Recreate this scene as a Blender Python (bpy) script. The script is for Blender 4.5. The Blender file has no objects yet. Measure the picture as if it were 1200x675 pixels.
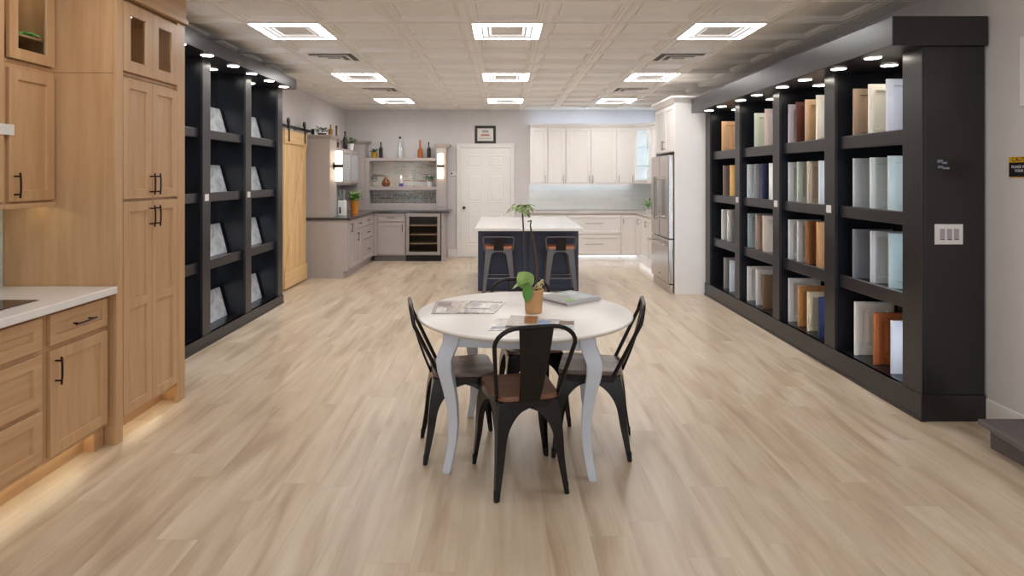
import bpy, bmesh, math, random
from mathutils import Vector, Matrix
PI = math.pi
sc = bpy.context.scene
COL = sc.collection
random.seed(7)

# ------------------------------------------------------------ camera, exposure, world, lamps
F_PX = 725.0
cd = bpy.data.cameras.new('camera')
cd.sensor_fit = 'HORIZONTAL'; cd.sensor_width = 36.0
cd.lens = 36.0 * F_PX / 1200.0
cd.shift_x = 10.0 / 1200.0
cd.shift_y = -130.5 / 1200.0
cd.clip_start = 0.05; cd.clip_end = 100
cam = bpy.data.objects.new('camera', cd); COL.objects.link(cam)
cam.location = (0, 0, 1.5); cam.rotation_euler = (PI / 2, 0, 0)
sc.camera = cam
sc.view_settings.view_transform = 'Standard'
sc.view_settings.look = 'None'
sc.view_settings.gamma = 1.0
sc.view_settings.use_curve_mapping = False
sc.view_settings.exposure = 0.32

PANEL_L = 31.0      # radiance of the ceiling light frames
PUCK_L = 18.0
STRIP_L = 34.0

w = bpy.data.worlds.new('world'); sc.world = w; w.use_nodes = True
w.node_tree.nodes['Background'].inputs[0].default_value = (0.86, 0.92, 1.0, 1)
w.node_tree.nodes['Background'].inputs[1].default_value = 0.8

ZC = 2.75           # ceiling
YB = 11.57          # back wall
YF = -3.6           # shop front
XL, XR = -2.95, 2.97


def lamp(name, loc, power, size, rot=(0, 0, 0), color=(1, 1, 1), size_y=None):
    l = bpy.data.lights.new(name, 'AREA'); l.energy = power; l.color = color
    l.shape = 'RECTANGLE'; l.size = size; l.size_y = size_y or size
    o = bpy.data.objects.new(name, l); COL.objects.link(o)
    o.location = loc; o.rotation_euler = rot
    return o


# fill lamps added on the troffer grid, out of view, to light the front
for _y in (2.89, 0.45, -1.99):
    for _x in (-1.80, 0.03, 1.86):
        lamp('front_fill_lamp', (_x, _y, ZC - 0.03), 6, 0.55, color=(0.98, 0.99, 1.0))
# wide unseen fill lamp, added behind the camera in a daylight tint
lamp('front_fill_wide', (0, YF + 0.15, 1.35), 24, 5.2, rot=(PI / 2, 0, 0), color=(0.92, 0.96, 1.0), size_y=2.2)


# ------------------------------------------------------------ materials
def lin(c):
    return tuple(((v / 255) / 12.92 if v / 255 <= 0.04045 else ((v / 255 + 0.055) / 1.055) ** 2.4) for v in c) + (1,)


MATS = {}


def mat(name, rgb, rough=0.5, metal=0.0, var=0.0, scale=8.0, stretch=(1, 1, 1), bump=0.0, trans=0.0, coat=0.0, ior=1.45, spec=0.5,
        rgb2=None):
    if name in MATS: return MATS[name]
    m = bpy.data.materials.new(name); m.use_nodes = True
    nt = m.node_tree; b = nt.nodes['Principled BSDF']
    b.inputs['Roughness'].default_value = rough
    b.inputs['Metallic'].default_value = metal
    b.inputs['Transmission Weight'].default_value = trans
    b.inputs['Coat Weight'].default_value = coat
    b.inputs['IOR'].default_value = ior
    b.inputs['Specular IOR Level'].default_value = spec
    c1 = lin(rgb)
    tc = nt.nodes.new('ShaderNodeTexCoord'); mp = nt.nodes.new('ShaderNodeMapping')
    mp.inputs['Scale'].default_value = stretch
    nt.links.new(tc.outputs['Object'], mp.inputs['Vector'])
    nz = nt.nodes.new('ShaderNodeTexNoise'); nz.inputs['Scale'].default_value = scale
    nz.inputs['Detail'].default_value = 5
    nt.links.new(mp.outputs[0], nz.inputs['Vector'])
    rp = nt.nodes.new('ShaderNodeValToRGB')
    v = var if var else 0.03
    c2 = lin(rgb2) if rgb2 else c1
    rp.color_ramp.elements[0].position = 0.3; rp.color_ramp.elements[1].position = 0.7
    rp.color_ramp.elements[0].color = tuple(max(0, x * (1 - v)) for x in c1[:3]) + (1,)
    rp.color_ramp.elements[1].color = tuple(min(1, x * (1 + v)) for x in c2[:3]) + (1,)
    nt.links.new(nz.outputs['Fac'], rp.inputs[0]); nt.links.new(rp.outputs[0], b.inputs['Base Color'])
    if bump:
        bp = nt.nodes.new('ShaderNodeBump'); bp.inputs['Strength'].default_value = bump; bp.inputs['Distance'].default_value = 0.01
        nt.links.new(nz.outputs['Fac'], bp.inputs['Height']); nt.links.new(bp.outputs[0], b.inputs['Normal'])
    MATS[name] = m
    return m


def emit(name, rgb, strength):
    if name in MATS: return MATS[name]
    m = bpy.data.materials.new(name); m.use_nodes = True
    nt = m.node_tree; nt.nodes.clear()
    e = nt.nodes.new('ShaderNodeEmission'); o = nt.nodes.new('ShaderNodeOutputMaterial')
    e.inputs[0].default_value = lin(rgb); e.inputs[1].default_value = strength
    nt.links.new(e.outputs[0], o.inputs[0]); MATS[name] = m
    return m


def wood(name, light, dark, axis='z', rough=0.42, fine=1.0, contrast=1.0):
    """straight grained wood, grain along the given axis"""
    if name in MATS: return MATS[name]
    m = bpy.data.materials.new(name); m.use_nodes = True
    nt = m.node_tree; b = nt.nodes['Principled BSDF']; b.inputs['Roughness'].default_value = rough
    tc = nt.nodes.new('ShaderNodeTexCoord'); mp = nt.nodes.new('ShaderNodeMapping')
    s = {'x': (0.6, 9, 9), 'y': (9, 0.6, 9), 'z': (9, 9, 0.6)}[axis]
    mp.inputs['Scale'].default_value = tuple(k * fine for k in s)
    nt.links.new(tc.outputs['Object'], mp.inputs[0])
    n1 = nt.nodes.new('ShaderNodeTexNoise'); n1.inputs['Scale'].default_value = 2.2; n1.inputs['Detail'].default_value = 7
    n1.inputs['Distortion'].default_value = 0.5
    n2 = nt.nodes.new('ShaderNodeTexNoise'); n2.inputs['Scale'].default_value = 11; n2.inputs['Detail'].default_value = 3
    nt.links.new(mp.outputs[0], n1.inputs['Vector']); nt.links.new(mp.outputs[0], n2.inputs['Vector'])
    mx = nt.nodes.new('ShaderNodeMath'); mx.operation = 'MULTIPLY_ADD'; mx.inputs[1].default_value = 0.3
    nt.links.new(n2.outputs['Fac'], mx.inputs[0]); nt.links.new(n1.outputs['Fac'], mx.inputs[2])
    rp = nt.nodes.new('ShaderNodeValToRGB'); k = 0.22 / contrast
    rp.color_ramp.elements[0].position = 0.65 - k; rp.color_ramp.elements[1].position = 0.65 + k
    rp.color_ramp.elements[0].color = lin(dark); rp.color_ramp.elements[1].color = lin(light)
    nt.links.new(mx.outputs[0], rp.inputs[0]); nt.links.new(rp.outputs[0], b.inputs['Base Color'])
    MATS[name] = m
    return m


def floor_material():
    m = bpy.data.materials.new('oak_vinyl_planks'); m.use_nodes = True
    nt = m.node_tree; b = nt.nodes['Principled BSDF']
    L = nt.links.new; N = nt.nodes.new
    tc = N('ShaderNodeTexCoord'); sp = N('ShaderNodeSeparateXYZ'); L(tc.outputs['Object'], sp.inputs[0])
    dv = N('ShaderNodeMath'); dv.operation = 'DIVIDE'; dv.inputs[1].default_value = 0.18; L(sp.outputs['X'], dv.inputs[0])
    fl = N('ShaderNodeMath'); fl.operation = 'FLOOR'; L(dv.outputs[0], fl.inputs[0])
    wn = N('ShaderNodeTexWhiteNoise'); wn.noise_dimensions = '1D'; L(fl.outputs[0], wn.inputs['W'])
    ma = N('ShaderNodeMath'); ma.operation = 'MULTIPLY_ADD'; ma.inputs[1].default_value = 1.22
    L(wn.outputs['Value'], ma.inputs[0]); L(sp.outputs['Y'], ma.inputs[2])
    cb = N('ShaderNodeCombineXYZ'); L(ma.outputs[0], cb.inputs['X']); L(sp.outputs['X'], cb.inputs['Y'])
    br = N('ShaderNodeTexBrick'); br.inputs['Scale'].default_value = 1.0
    br.inputs['Brick Width'].default_value = 1.22; br.inputs['Row Height'].default_value = 0.18
    br.inputs['Mortar Size'].default_value = 0.0010; br.inputs['Mortar Smooth'].default_value = 0.3
    br.offset = 0.0; br.squash = 1.0
    br.inputs['Color1'].default_value = (0, 0, 0, 1); br.inputs['Color2'].default_value = (1, 1, 1, 1)
    br.inputs['Mortar'].default_value = (0.5, 0.5, 0.5, 1)
    L(cb.outputs[0], br.inputs['Vector'])
    # grain, shifted per plank
    off = N('ShaderNodeVectorMath'); off.operation = 'SCALE'; off.inputs['Scale'].default_value = 7.3
    L(br.outputs['Color'], off.inputs[0])
    add = N('ShaderNodeVectorMath'); add.operation = 'ADD'
    L(tc.outputs['Object'], add.inputs[0]); L(off.outputs[0], add.inputs[1])
    m1 = N('ShaderNodeMapping'); m1.inputs['Scale'].default_value = (5.5, 0.7, 1); L(add.outputs[0], m1.inputs[0])
    n1 = N('ShaderNodeTexNoise'); n1.inputs['Scale'].default_value = 1.3; n1.inputs['Detail'].default_value = 8; n1.inputs['Distortion'].default_value = 0.9
    L(m1.outputs[0], n1.inputs['Vector'])
    m2 = N('ShaderNodeMapping'); m2.inputs['Scale'].default_value = (55, 2.2, 1); L(add.outputs[0], m2.inputs[0])
    n2 = N('ShaderNodeTexNoise'); n2.inputs['Scale'].default_value = 1.0; n2.inputs['Detail'].default_value = 4
    L(m2.outputs[0], n2.inputs['Vector'])
    rp = N('ShaderNodeValToRGB')
    e = rp.color_ramp.elements
    e[0].position = 0.30; e[0].color = lin(FLOOR_D)
    e[1].position = 0.72; e[1].color = lin(FLOOR_L)
    mid = rp.color_ramp.elements.new(0.48); mid.color = lin(FLOOR_M)
    L(n1.outputs['Fac'], rp.inputs[0])
    mxf = N('ShaderNodeMix'); mxf.data_type = 'RGBA'; mxf.blend_type = 'MULTIPLY'; mxf.inputs['Factor'].default_value = 0.28
    r2 = N('ShaderNodeValToRGB'); r2.color_ramp.elements[0].position = 0.3; r2.color_ramp.elements[0].color = (0.72, 0.68, 0.63, 1)
    r2.color_ramp.elements[1].position = 0.6; r2.color_ramp.elements[1].color = (1, 1, 1, 1)
    L(n2.outputs['Fac'], r2.inputs[0]); L(rp.outputs[0], mxf.inputs['A']); L(r2.outputs[0], mxf.inputs['B'])
    # plank tone
    mxp = N('ShaderNodeMix'); mxp.data_type = 'RGBA'; mxp.blend_type = 'MULTIPLY'; mxp.inputs['Factor'].default_value = 1
    r3 = N('ShaderNodeValToRGB'); r3.color_ramp.elements[0].color = (0.93, 0.92, 0.91, 1); r3.color_ramp.elements[1].color = (1, 1, 1, 1)
    L(br.outputs['Color'], r3.inputs[0]); L(mxf.outputs['Result'], mxp.inputs['A']); L(r3.outputs[0], mxp.inputs['B'])
    # joint lines
    mxj = N('ShaderNodeMix'); mxj.data_type = 'RGBA'; mxj.blend_type = 'MULTIPLY'
    L(br.outputs['Fac'], mxj.inputs['Factor']); L(mxp.outputs['Result'], mxj.inputs['A']); mxj.inputs['B'].default_value = (0.90, 0.87, 0.84, 1)
    L(mxj.outputs['Result'], b.inputs['Base Color'])
    rr = N('ShaderNodeMapRange'); rr.inputs['To Min'].default_value = 0.25; rr.inputs['To Max'].default_value = 0.38
    L(n1.outputs['Fac'], rr.inputs[0]); L(rr.outputs[0], b.inputs['Roughness'])
    bp = N('ShaderNodeBump'); bp.inputs['Strength'].default_value = 0.08; bp.inputs['Distance'].default_value = 0.004
    L(n2.outputs['Fac'], bp.inputs['Height']); L(bp.outputs[0], b.inputs['Normal'])
    return m


FLOOR_D, FLOOR_M, FLOOR_L = (182, 160, 136), (206, 187, 163), (220, 205, 184)


def stone_material(name, cols, stretch=(1.2, 1, 7), scale=1.6, rough=0.12):
    m = bpy.data.materials.new(name); m.use_nodes = True
    nt = m.node_tree; b = nt.nodes['Principled BSDF']; b.inputs['Roughness'].default_value = rough
    L = nt.links.new; N = nt.nodes.new
    tc = N('ShaderNodeTexCoord'); mp = N('ShaderNodeMapping'); mp.inputs['Scale'].default_value = stretch
    L(tc.outputs['Object'], mp.inputs[0])
    n = N('ShaderNodeTexNoise'); n.inputs['Scale'].default_value = scale; n.inputs['Detail'].default_value = 7; n.inputs['Distortion'].default_value = 1.4
    L(mp.outputs[0], n.inputs['Vector'])
    rp = N('ShaderNodeValToRGB'); els = rp.color_ramp.elements
    els[0].position = 0.3; els[0].color = lin(cols[0]); els[1].position = 0.7; els[1].color = lin(cols[-1])
    for i, c in enumerate(cols[1:-1]):
        q = els.new(0.3 + 0.4 * (i + 1) / (len(cols) - 1)); q.color = lin(c)
    L(n.outputs['Fac'], rp.inputs[0]); L(rp.outputs[0], b.inputs['Base Color'])
    return m


def tile_material(name, c1, c2, grout, bw=0.30, rh=0.10, rough=0.12):
    m = bpy.data.materials.new(name); m.use_nodes = True
    nt = m.node_tree; b = nt.nodes['Principled BSDF']; b.inputs['Roughness'].default_value = rough
    L = nt.links.new; N = nt.nodes.new
    tc = N('ShaderNodeTexCoord'); sp = N('ShaderNodeSeparateXYZ'); cb = N('ShaderNodeCombineXYZ')
    ad = N('ShaderNodeMath'); ad.operation = 'ADD'
    L(tc.outputs['Object'], sp.inputs[0]); L(sp.outputs['X'], ad.inputs[0]); L(sp.outputs['Y'], ad.inputs[1])
    L(ad.outputs[0], cb.inputs['X']); L(sp.outputs['Z'], cb.inputs['Y'])
    br = N('ShaderNodeTexBrick'); br.inputs['Scale'].default_value = 1; br.inputs['Brick Width'].default_value = bw
    br.inputs['Row Height'].default_value = rh; br.inputs['Mortar Size'].default_value = 0.002
    br.inputs['Color1'].default_value = lin(c1); br.inputs['Color2'].default_value = lin(c2); br.inputs['Mortar'].default_value = lin(grout)
    L(cb.outputs[0], br.inputs['Vector']); L(br.outputs['Color'], b.inputs['Base Color'])
    return m


def print_material(name, cols, scale=9):
    """patchwork of printed pictures"""
    m = bpy.data.materials.new(name); m.use_nodes = True
    nt = m.node_tree; b = nt.nodes['Principled BSDF']; b.inputs['Roughness'].default_value = 0.28
    L = nt.links.new; N = nt.nodes.new
    tc = N('ShaderNodeTexCoord'); v = N('ShaderNodeTexVoronoi'); v.distance = 'CHEBYCHEV'; v.inputs['Scale'].default_value = scale
    L(tc.outputs['Object'], v.inputs['Vector'])
    sp = N('ShaderNodeSeparateColor'); L(v.outputs['Color'], sp.inputs[0])
    rp = N('ShaderNodeValToRGB'); rp.color_ramp.interpolation = 'CONSTANT'
    els = rp.color_ramp.elements
    els[0].position = 0; els[0].color = lin(cols[0]); els[1].position = 1.0 / len(cols); els[1].color = lin(cols[1])
    for i in range(2, len(cols)):
        q = els.new(i / len(cols)); q.color = lin(cols[i])
    L(sp.outputs[0], rp.inputs[0])
    n = N('ShaderNodeTexNoise'); n.inputs['Scale'].default_value = 45; n.inputs['Detail'].default_value = 3
    L(tc.outputs['Object'], n.inputs['Vector'])
    r2 = N('ShaderNodeValToRGB'); r2.color_ramp.elements[0].position = 0.38; r2.color_ramp.elements[0].color = (0.45, 0.42, 0.42, 1)
    r2.color_ramp.elements[1].position = 0.55; r2.color_ramp.elements[1].color = (1, 1, 1, 1)
    L(n.outputs['Fac'], r2.inputs[0])
    mx = N('ShaderNodeMix'); mx.data_type = 'RGBA'; mx.blend_type = 'MULTIPLY'; mx.inputs['Factor'].default_value = 0.7
    L(rp.outputs[0], mx.inputs['A']); L(r2.outputs[0], mx.inputs['B']); L(mx.outputs['Result'], b.inputs['Base Color'])
    return m


M_WALL = mat('wall_paint', (214, 209, 208), 0.85, var=0.02)
M_WHITE = mat('white_lacquer', (238, 233, 229), 0.38, var=0.015)
M_TRIM = mat('white_trim', (236, 232, 228), 0.45, var=0.015)
M_CEIL = mat('ceiling_tile', (240, 235, 228), 0.42, var=0.02)
M_TEE = mat('ceiling_grid', (234, 229, 222), 0.5)
M_MAPLE = wood('maple_upright', (203, 165, 124), (188, 146, 105), 'z', 0.38)
M_MAPLEY = wood('maple_lengthwise', (203, 165, 124), (188, 146, 105), 'y', 0.38)
M_MAPLED = wood('maple_shadow_gap', (150, 105, 66), (130, 88, 54), 'z', 0.5)
M_PINE = wood('pine', (236, 202, 150), (212, 168, 112), 'z', 0.5, 0.8)
M_PINEX = wood('pine_crosswise', (238, 204, 152), (214, 172, 116), 'y', 0.5, 0.8)
M_BLACK = mat('espresso_lacquer', (32, 29, 33), 0.3, var=0.08, scale=5, stretch=(6, 6, 0.6), spec=0.75)
M_BLACKIN = mat('black_interior', (27, 29, 35), 0.24, var=0.06)
M_GREY = mat('warm_grey_lacquer', (176, 166, 163), 0.4, var=0.02)
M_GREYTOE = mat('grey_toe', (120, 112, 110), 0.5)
M_DARKTOP = mat('dark_granite', (70, 66, 68), 0.14, var=0.2, scale=60)
M_QUARTZ = mat('white_quartz', (236, 232, 230), 0.14, var=0.03, scale=3)
M_BEIGETOP = mat('beige_quartz', (196, 184, 176), 0.2, var=0.05, scale=30)
M_NAVY = mat('navy_lacquer', (62, 67, 88), 0.45, var=0.06)
M_STEEL = mat('brushed_steel', (186, 180, 176), 0.26, 1.0, var=0.05, scale=40, stretch=(1, 1, 0.05))
M_STEELD = mat('dark_steel', (92, 90, 90), 0.35, 1.0)
M_NICKEL = mat('nickel', (150, 144, 140), 0.3, 1.0)
M_BRONZE = mat('oil_bronze', (48, 36, 32), 0.38, 0.8)
M_BLKMET = mat('black_metal', (44, 42, 43), 0.26, 0.7, var=0.1)
M_GUNMET = mat('gunmetal', (112, 110, 112), 0.4, 0.6, var=0.06)
M_RUBBER = mat('black_rubber', (22, 21, 22), 0.6)
M_SEATBR = wood('chestnut_seat', (140, 94, 68), (98, 62, 44), 'x', 0.3)
M_SEATGR = wood('weathered_seat', (146, 122, 110), (72, 54, 47), 'y', 0.32, 0.7, 1.6)
M_SEATOR = wood('honey_seat', (206, 142, 104), (176, 112, 78), 'x', 0.4)
M_TABTOP = mat('table_white_satin', (238, 234, 230), 0.34, var=0.015)
M_TABLEG = mat('table_blue_white', (206, 212, 224), 0.4, var=0.015)
M_GLASS = mat('clear_glass', (245, 250, 250), 0.02, trans=1.0, ior=1.45)
M_GLASSD = mat('smoked_glass', (60, 56, 52), 0.06, spec=0.7)
M_PANEGL = mat('cabinet_pane', (235, 240, 238), 0.04, trans=1.0, ior=1.08)
M_BLKGL = mat('black_ceramic_glass', (30, 28, 29), 0.08)
M_LEAF = mat('leaf', (84, 130, 50), 0.4, var=0.25, scale=20, rgb2=(118, 160, 72))
M_LEAFD = mat('leaf_dark', (58, 102, 40), 0.45, var=0.25, scale=20)
M_LEAFV = mat('leaf_variegated', (52, 88, 40), 0.4, var=0.2, scale=55, rgb2=(176, 196, 132))
M_STEM = mat('plant_stem', (82, 68, 60), 0.7, var=0.2, scale=60)
M_SOIL = mat('bark_soil', (92, 66, 46), 0.9, var=0.4, scale=90, bump=0.4)
M_TERRA = mat('kraft_pot', (204, 158, 110), 0.7, var=0.06, scale=25)
M_ORPOT = mat('orange_pot', (214, 134, 48), 0.45, var=0.1)
M_GOLD = mat('gold_glaze', (206, 158, 52), 0.3, 0.6)
M_WPOT = mat('white_pot', (232, 230, 228), 0.4)
M_PLATF = wood('grey_step_wood', (104, 95, 95), (86, 79, 80), 'y', 0.5)
M_PLATE = mat('switch_plastic', (232, 228, 228), 0.35)
M_PLATEB = mat('rocker_grey', (170, 166, 168), 0.5)  # even grey of the rockers, darker than the plate
M_TAG = mat('tag_paper', (226, 222, 218), 0.6)
E_PANEL = emit('troffer_glow', (255, 253, 251), PANEL_L)
E_PUCK = emit('puck_glow', (255, 246, 232), PUCK_L)
E_COOL = emit('cool_led', (230, 239, 252), STRIP_L)
E_COOLW = emit('cool_led_soft', (226, 238, 255), 7.0)
E_WARM = emit('warm_led', (255, 246, 206), 6.0)
E_TOE = emit('toe_led', (226, 240, 255), 5.0)
E_SOFT = emit('troffer_inner_glow', (250, 250, 255), 1.3)
E_LINE = emit('troffer_line', (250, 250, 255), 4.0)
E_DIM = emit('dim_led', (230, 238, 255), 2.0)
E_TOP = emit('cabinet_top_led', (208, 230, 252), 13.0)
E_SCONCE = emit('sconce_glow', (255, 236, 204), 3.2)
E_FLAME = emit('flame_glow', (255, 230, 170), 3.0)
FLOOR_M_ = floor_material()


# ------------------------------------------------------------ mesh helpers
ORG = {}


class Face:
    """a cabinet face: a runs along it, z up, d out of it"""
    def __init__(s, origin, u, n):
        s.o = Vector(origin); s.u = Vector(u); s.n = Vector(n)

    def P(s, a, z, d=0.0):
        return s.o + s.u * a + s.n * d + Vector((0, 0, z))


def F_pX(x): return Face((x, 0, 0), (0, 1, 0), (1, 0, 0))      # looks to +X, a = Y
def F_mX(x): return Face((x, 0, 0), (0, -1, 0), (-1, 0, 0))    # looks to -X, a = -Y
def F_mY(y): return Face((0, y, 0), (1, 0, 0), (0, -1, 0))     # looks to -Y, a = X


class MB:
    def __init__(s): s.v = []; s.f = []

    def add(s, vs, fs):
        k = len(s.v); s.v += [Vector(q) for q in vs]; s.f += [[i + k for i in f] for f in fs]
        return s

    def box(s, x0, x1, y0, y1, z0, z1):
        vs = [(x, y, z) for z in (z0, z1) for y in (y0, y1) for x in (x0, x1)]
        return s.add(vs, [(0, 2, 3, 1), (4, 5, 7, 6), (0, 1, 5, 4), (2, 6, 7, 3), (0, 4, 6, 2), (1, 3, 7, 5)])

    def fbox(s, F, a0, a1, z0, z1, d0, d1):
        p, q = F.P(a0, z0, d0), F.P(a1, z1, d1)
        return s.box(min(p.x, q.x), max(p.x, q.x), min(p.y, q.y), max(p.y, q.y), min(p.z, q.z), max(p.z, q.z))

    def frustum(s, x0, x1, y0, y1, z0, z1, e):
        vs = [(x0, y0, z0), (x1, y0, z0), (x1, y1, z0), (x0, y1, z0),
              (x0 - e[0], y0 - e[2], z1), (x1 + e[1], y0 - e[2], z1), (x1 + e[1], y1 + e[3], z1), (x0 - e[0], y1 + e[3], z1)]
        return s.add(vs, [(3, 2, 1, 0), (4, 5, 6, 7), (0, 1, 5, 4), (1, 2, 6, 5), (2, 3, 7, 6), (3, 0, 4, 7)])

    def rings(s, F, a0, a1, z0, z1, rings, cap=True, back=True):
        vs = []
        for ins, d in rings:
            i = ins if isinstance(ins, tuple) else (ins, ins)
            vs += [F.P(a0 + i[0], z0 + i[1], d), F.P(a1 - i[0], z0 + i[1], d), F.P(a1 - i[0], z1 - i[1], d), F.P(a0 + i[0], z1 - i[1], d)]
        fs = []
        for r in range(len(rings) - 1):
            k, j = r * 4, r * 4 + 4
            for e in range(4):
                g = (e + 1) % 4
                fs.append((k + e, k + g, j + g, j + e))
        if cap: j = (len(rings) - 1) * 4; fs.append((j, j + 1, j + 2, j + 3))
        if back: fs.append((3, 2, 1, 0))
        return s.add(vs, fs)

    def tube(s, pts, r, n=8, closed=False, caps=True):
        pts = [Vector(p) for p in pts]; m = len(pts)
        rr = r if isinstance(r, (list, tuple)) else [r] * m
        vs = []; ref = None
        for i, p in enumerate(pts):
            if closed: t = pts[(i + 1) % m] - pts[i - 1]
            else: t = pts[min(i + 1, m - 1)] - pts[max(i - 1, 0)]
            t.normalize()
            if ref is None:
                ref = Vector((0, 0, 1)) if abs(t.z) < 0.9 else Vector((1, 0, 0))
            a = ref - t * ref.dot(t); a.normalize(); ref = a; b = t.cross(a)
            for k in range(n):
                th = 2 * PI * k / n
                vs.append(p + (a * math.cos(th) + b * math.sin(th)) * rr[i])
        fs = []
        for i in range(m if closed else m - 1):
            j = (i + 1) % m
            for k in range(n):
                l = (k + 1) % n
                fs.append((i * n + k, i * n + l, j * n + l, j * n + k))
        if caps and not closed:
            fs.append(tuple(range(n))[::-1]); fs.append(tuple((m - 1) * n + k for k in range(n)))
        return s.add(vs, fs)

    def lathe(s, prof, c=(0, 0, 0), n=24, caps=True):
        vs = []; c = Vector(c)
        for r, z in prof:
            for k in range(n):
                th = 2 * PI * k / n
                vs.append((c.x + r * math.cos(th), c.y + r * math.sin(th), c.z + z))
        fs = []
        for i in range(len(prof) - 1):
            for k in range(n):
                l = (k + 1) % n
                fs.append((i * n + k, i * n + l, (i + 1) * n + l, (i + 1) * n + k))
        if caps:
            if prof[0][0] > 1e-5: fs.append(tuple(range(n))[::-1])
            if prof[-1][0] > 1e-5: fs.append(tuple((len(prof) - 1) * n + k for k in range(n)))
        return s.add(vs, fs)

    def loft(s, secs, closed_sec=True, caps=True):
        n = len(secs[0]); vs = [p for q in secs for p in q]; fs = []
        for i in range(len(secs) - 1):
            for k in range(n if closed_sec else n - 1):
                l = (k + 1) % n
                fs.append((i * n + k, i * n + l, (i + 1) * n + l, (i + 1) * n + k))
        if caps and closed_sec:
            fs.append(tuple(range(n))[::-1]); fs.append(tuple((len(secs) - 1) * n + k for k in range(n)))
        return s.add(vs, fs)

    def leaf(s, base, d, length, width, droop=0.3, up=(0, 0, 1), n=6, cup=0.15):
        base = Vector(base); d = Vector(d).normalized(); up = Vector(up)
        side = d.cross(up)
        if side.length < 0.05: side = Vector((1, 0, 0))
        side.normalize(); nrm = side.cross(d)
        rows = []
        for i in range(n + 1):
            t = i / n
            w_ = width * 0.5 * (math.sin(PI * min(1, t * 0.93 + 0.05)) ** 0.8) * (1 - 0.25 * t) if 0 < i < n else 0.0015
            c = base + d * (length * t) - Vector((0, 0, 1)) * (droop * length * t * t)
            rows.append([c - side * w_ + nrm * w_ * cup * 2, c, c + side * w_ + nrm * w_ * cup * 2])
        vs = [p for r_ in rows for p in r_]; fs = []
        for i in range(n):
            for k in range(2):
                fs.append((i * 3 + k, i * 3 + k + 1, i * 3 + k + 4, i * 3 + k + 3))
        return s.add(vs, fs)

    def quad(s, a, b, c, d): return s.add([a, b, c, d], [(0, 1, 2, 3)])

    def build(s, name, m, parent=None, label=None, cat=None, group=None, kind=None, bevel=0.0, seg=2, smooth=False, solid=0.0, sub=0,
              merge=False, local=False):
        if parent is not None: org = ORG[parent.name] if not local else Vector((0, 0, 0))
        else:
            lo = Vector([min(p[i] for p in s.v) for i in range(3)]); hi = Vector([max(p[i] for p in s.v) for i in range(3)])
            org = Vector(((lo.x + hi.x) / 2, (lo.y + hi.y) / 2, lo.z))
            if kind == 'structure': org = Vector((0, 0, 0))
        me = bpy.data.meshes.new(name)
        me.from_pydata([p - org for p in s.v], [], s.f)
        bm = bmesh.new(); bm.from_mesh(me)
        if merge: bmesh.ops.remove_doubles(bm, verts=bm.verts, dist=1e-5)
        bmesh.ops.recalc_face_normals(bm, faces=bm.faces)
        if smooth:
            for f in bm.faces: f.smooth = True
        bm.to_mesh(me); bm.free()
        me.materials.append(m)
        o = bpy.data.objects.new(name, me); COL.objects.link(o)
        ORG[o.name] = org
        if parent is not None: o.parent = parent
        else: o.location = org
        if solid:
            q = o.modifiers.new('solid', 'SOLIDIFY'); q.thickness = solid; q.offset = 0
        if sub:
            q = o.modifiers.new('sub', 'SUBSURF'); q.levels = sub; q.render_levels = sub
        if bevel:
            q = o.modifiers.new('bevel', 'BEVEL'); q.width = bevel; q.segments = seg; q.limit_method = 'ANGLE'; q.angle_limit = 0.6
        if smooth and not sub and not bevel:
            q = o.modifiers.new('edge', 'EDGE_SPLIT'); q.split_angle = 0.7
        for k, val in (('label', label), ('category', cat), ('group', group), ('kind', kind)):
            if val: o[k] = val
        return o


def thing(name, label, cat, loc, group=None, rz=0.0):
    o = bpy.data.objects.new(name, None); COL.objects.link(o)
    o.empty_display_size = 0.05
    o.location = loc; o.rotation_euler = (0, 0, rz)
    ORG[o.name] = Vector(loc)
    o['label'] = label; o['category'] = cat
    if group: o['group'] = group
    return o


def copy_tree(o, parent=None):
    c = o.copy(); COL.objects.link(c)
    if parent is not None: c.parent = parent
    for ch in list(o.children): copy_tree(ch, c)
    return c


def slab(a0, a1, z0, z1, F, m, name, parent, d0=0.0, d1=0.02, bevel=0.002, label=None):
    return MB().fbox(F, a0, a1, z0, z1, d0, d1).build(name, m, parent, bevel=bevel, label=label)


def shaker(F, a0, a1, z0, z1, m, parent, name='door', t=0.020, rail=0.055, d0=0.001, midrail=None, label=None, raised=False):
    mb = MB()
    if raised:
        R = [(0, d0), (0, d0 + t * 0.8), (0.004, d0 + t), (rail, d0 + t), (rail + 0.008, d0 + t - 0.009), (rail + 0.022, d0 + t - 0.009), (rail + 0.045, d0 + t - 0.002)]
    else:
        R = [(0, d0), (0, d0 + t - 0.002), (0.002, d0 + t), (rail, d0 + t), (rail + 0.003, d0 + t - 0.010)]
    mb.rings(F, a0, a1, z0, z1, R)
    if midrail: mb.fbox(F, a0 + rail - 0.004, a1 - rail + 0.004, midrail - rail / 2, midrail + rail / 2, d0 + 0.004, d0 + t - 0.0004)
    return mb.build(name, m, parent, label=label)


def glass_door(F, a0, a1, z0, z1, m, parent, t=0.020, rail=0.055, d0=0.001, pane=None):
    d = MB().rings(F, a0, a1, z0, z1, [(0, d0), (0, d0 + t), (rail, d0 + t), (rail + 0.003, d0 + t - 0.006), (rail + 0.003, d0), (0, d0)], cap=False, back=False).build('door', m, parent)
    MB().fbox(F, a0 + rail, a1 - rail, z0 + rail, z1 - rail, d0 + 0.006, d0 + 0.010).build('pane', pane or M_PANEGL, d)
    return d


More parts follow.
